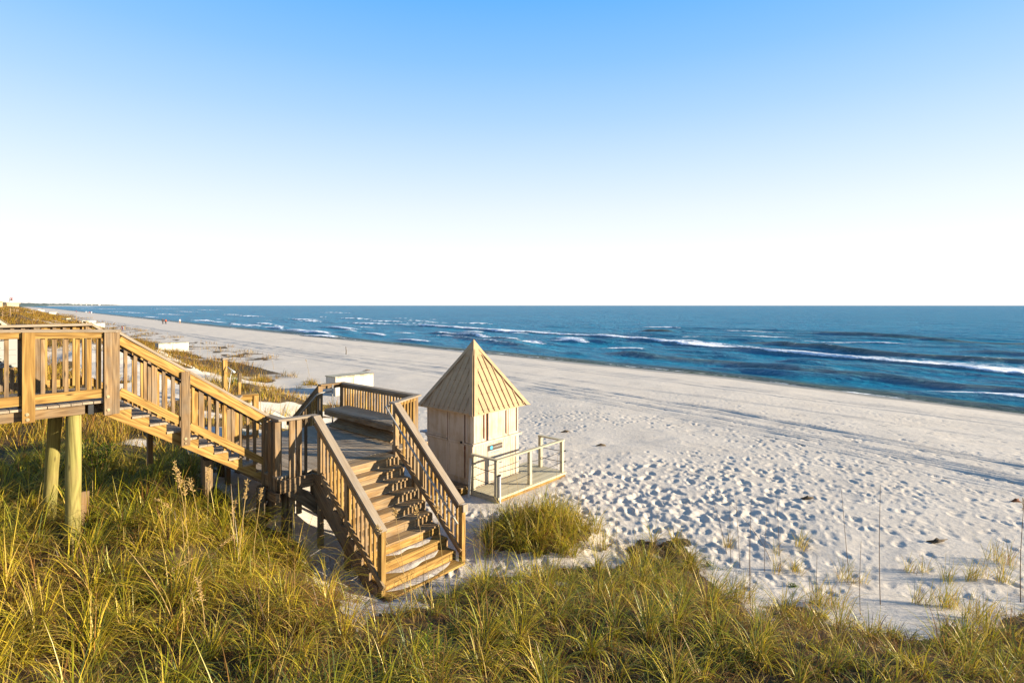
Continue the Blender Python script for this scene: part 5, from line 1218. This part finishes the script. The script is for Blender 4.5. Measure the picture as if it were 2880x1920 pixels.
# ------------------------------------------------------------------ sea oats: tall dry stalks with seed heads
def stalk(label, px, py, tx, ty, z0=None, head=True, droop=0.0, r=.0042, group=None, m='stem', hl=.26):
    x, y, z = RAY(px, py, 60); tz = CAMZ-(ty-V0)/F_PX*y; dx = (tx-CXP)/F_PX*y-x
    t = thing('sea_oats_stalk' if head else 'reed_stalk', label, 'stalk', (x, y, z-.05), group)
    pts = []; sg = 1 if dx >= 0 else -1
    for k in range(9):
        u = k/8; pts.append(Vector((x+dx*u**1.3+sg*droop*.25*u**3, y+.02*math.sin(u*4), z-.05+(tz-z+.05)*(u-droop*.35*u**3.2))))
    one('stem', t, M[m], lambda b: b.tubew(pts, [r*(1.25-.7*k/8) for k in range(9)], n=5), smooth=True)
    if head:
        b = MB(); L = (pts[-1]-pts[0]).length; d = (pts[-1]-pts[-2]).normalized()
        for k in range(46):
            u = 1-hl/L*random.random()**.8*1.0; i = min(7, int(u*8)); p = pts[i].lerp(pts[i+1], u*8-i)
            o = Vector((random.gauss(0, 1), random.gauss(0, 1), random.gauss(.35, .6))).normalized()*random.uniform(.008, .030)
            q = p+o; e = q+(o.normalized()+d*.7).normalized()*random.uniform(.018, .032); b.tubew([p, q, (q+e)/2, e], [.0012, .002, .0062, .0012], n=4, cap=False)
        b.build('seed_head', M['seed'], t)
    return t
SO = 'sea oats stalks below the upper stairs'
lab = 'tall dry sea oats stalk with golden seed head in grass below the upper stairs'
for px, py, tx, ty, dr in ((520,1600,492,1300,.0),(532,1600,503,1318,.05),(520,1500,520,1350,.0),(560,1520,538,1330,.15),(580,1500,588,1310,.0),(640,1530,660,1400,.1)):
    stalk(lab, px, py, tx, ty, droop=dr, group=SO)
stalk('stout sea oats stalk with a thick seed head in front of the landing pile', 665, 1620, 698, 1345, r=.007, hl=.34)
stalk('slender sea oats stalk right of the stout one, in front of the landing pile', 705, 1620, 737, 1372, r=.005, hl=.22)
stalk('sea oats stalk with a bent seed head hanging left below the upper stairs', 500, 1470, 452, 1385, droop=.5)
stalk('sea oats stalk drooping to the right with a long seed head in the left foreground', 420, 1690, 530, 1540, droop=.45, hl=.4)
stalk('long arching sea oats stalk crossing the middle of the left foreground', 545, 1660, 645, 1480, droop=.35, hl=.3)
stalk('bare tan stalk leaning left across the grass near the pilings', 495, 1780, 360, 1525, head=False, r=.005, droop=.1)
stalk('short stalk with a shaggy seed head above the brown undergrowth', 576, 1800, 556, 1620, hl=.3, r=.005)
stalk('thin stalk beside the bright front piling', 258, 1440, 258, 1235, head=False)
SR = 'bare reeds on the right sand'
rl = 'thin bare brown reed standing upright in the sandy grass at the right'
for px, py, tx, ty in ((2082,1600,2068,1392),(2056,1590,2052,1412),(2110,1620,2112,1400),(2150,1610,2156,1448),(2196,1600,2184,1402),(2045,1560,2005,1405),(2420,1730,2420,1520),(2112,1720,2105,1500),(2300,1720,2296,1560)):
    stalk(rl, px, py, tx, ty, head=False, r=.0042, group=SR, m='twig')
stalk('tall reed with a small dark tip left of the tallest straight reed', 2387, 1610, 2365, 1378, head=False, r=.0048, m='twig')
stalk('tallest perfectly straight dark reed rising far above the grass on the right', 2476, 1700, 2474, 1362, head=False, r=.0055, m='twig')
stalk('dark reed at the extreme right edge with rough seeds along its top', 2871, 1700, 2878, 1400, r=.006, m='twig', hl=.2)
stalk('reed bent over to the left near the middle of the reed group', 2170, 1580, 2028, 1375, head=False, r=.004, m='twig', droop=.15)
SM = 'thin reeds in front of the hut deck'
for px, py, tx, ty in ((1349,1600,1351,1425),(1384,1590,1386,1430),(1490,1570,1470,1400),(1575,1560,1577,1420),(1560,1470,1570,1260),(1470,1480,1440,1275),(1450,1470,1500,1310),(1625,1420,1642,1320),(1735,1560,1735,1420),(1440,1500,1425,1330)):
    stalk('thin pale reed rising from the grass in front of the hut deck', px, py, tx, ty, head=False, r=.0036, group=SM)
SS = 'reeds in front of the lower stairs'
for px, py, tx, ty in ((1145,1730,1110,1430),(1215,1720,1170,1425),(1255,1730,1228,1420),(1190,1750,1062,1480)):
    stalk('thin golden reed with small seeds leaning in front of the lower steps', px, py, tx, ty, head=True, r=.004, group=SS, hl=.10)
SK = 'dry stalks on the knoll'
for px, py, tx, ty in ((733,1170,731,1088),(607,1060,607,1005),(585,1010,580,960),(622,1010,620,975),(700,1010,695,985),(770,1040,762,1000),(870,1060,860,1010),(790,1190,788,1090),(480,960,470,935),(560,1010,566,955)):
    stalk('thin dry stalk sticking up from the sandy knoll behind the stairs', px, py, tx, ty, head=True, r=.008, group=SK, hl=.16)

# ------------------------------------------------------------------ leafy shrubs
def shrub(label, px, py, n, wx, h, lf, base=None):
    x, y, z = RAY(px, py, 40) if base is None else base
    t = thing('leafy_shrub', label, 'shrub', (x, y, z)); b = MB(); st = MB()
    for k in range(max(6, n//40)):
        an = random.uniform(0, 6.28); l = random.uniform(.5, 1)*wx; p0 = Vector((x, y, z-.05)); p1 = p0+Vector((l*math.cos(an)*.8, l*math.sin(an)*.8, h*random.uniform(.6, 1.0)))
        mid = p0.lerp(p1, .5)+Vector((0, 0, .1*h)); st.tubew([p0, mid, p1], [.006, .004, .002], n=5)
        for q in range(40):
            u = .25+.75*random.random(); c = (p0.lerp(mid, u*2) if u < .5 else mid.lerp(p1, u*2-1))+Vector((random.gauss(0, .16*wx), random.gauss(0, .16*wx), random.gauss(0, .10*h)))
            d = Vector((random.gauss(0, 1), random.gauss(0, 1), random.gauss(.5, .7))).normalized(); s = d.orthogonal().normalized(); s = Matrix.Rotation(random.random()*6.28, 3, d)@s
            l_ = lf*random.uniform(.6, 1.2); w2 = l_*.22; nn = d.cross(s)*l_*.08
            vs = [tuple(c), tuple(c+d*l_*.5+s*w2+nn), tuple(c+d*l_), tuple(c+d*l_*.5-s*w2+nn)]
            b._add(vs, [(0,1,2),(0,2,3)], [(0,0,0)]*4, random.uniform(.6, 1.5))
    b.build('foliage', M['leafmat'], t); st.build('branch', M['twig'], t)
m, nt, bb_ = mat('shrub_foliage'); ti = N(nt, 'ShaderNodeAttribute', attribute_name='tint')
nt.nodes.remove(bb_); d_ = N(nt, 'ShaderNodeBsdfDiffuse'); t_ = N(nt, 'ShaderNodeBsdfTranslucent'); ms = N(nt, 'ShaderNodeMixShader', Fac=.35)
cc_ = mixc(nt, 1.0, (.105,.150,.014), ti.outputs['Color'], 'MULTIPLY')
for q_ in (d_, t_): nt.links.new(cc_, q_.inputs['Color'])
nt.links.new(d_.outputs[0], ms.inputs[1]); nt.links.new(t_.outputs[0], ms.inputs[2]); nt.links.new(ms.outputs[0], nt.nodes['Material Output'].inputs['Surface']); M['leafmat'] = m
shrub('bright green leafy bush behind the front piling below the upper stairs', 275, 1345, 700, .42, .85, .055)
shrub('low green leafy plant in the brown undergrowth left of the bottom centre', 735, 1885, 240, .17, .2, .04)
shrub('green leafy plant among the grass in the bottom centre', 1215, 1850, 420, .26, .34, .04)
shrub('small green leafy plant in the shade right of the bottom centre plant', 1425, 1795, 260, .2, .22, .04)
shrub('tiny green plant between grass clumps in the left foreground', 408, 1700, 160, .10, .16, .035)
shrub('dark green round bush beside the brown stake on the knoll', 660, 1082, 200, .28, .36, .06)
shrub('low dark green creeper on the sand right of the foreground grass', 2005, 1600, 200, .35, .12, .03)
shrub('small green plant at the foot of the lone tuft on the right sand', 2225, 1655, 120, .12, .10, .03)
for o in bpy.data.objects:
    if '_org' in o: del o['_org']
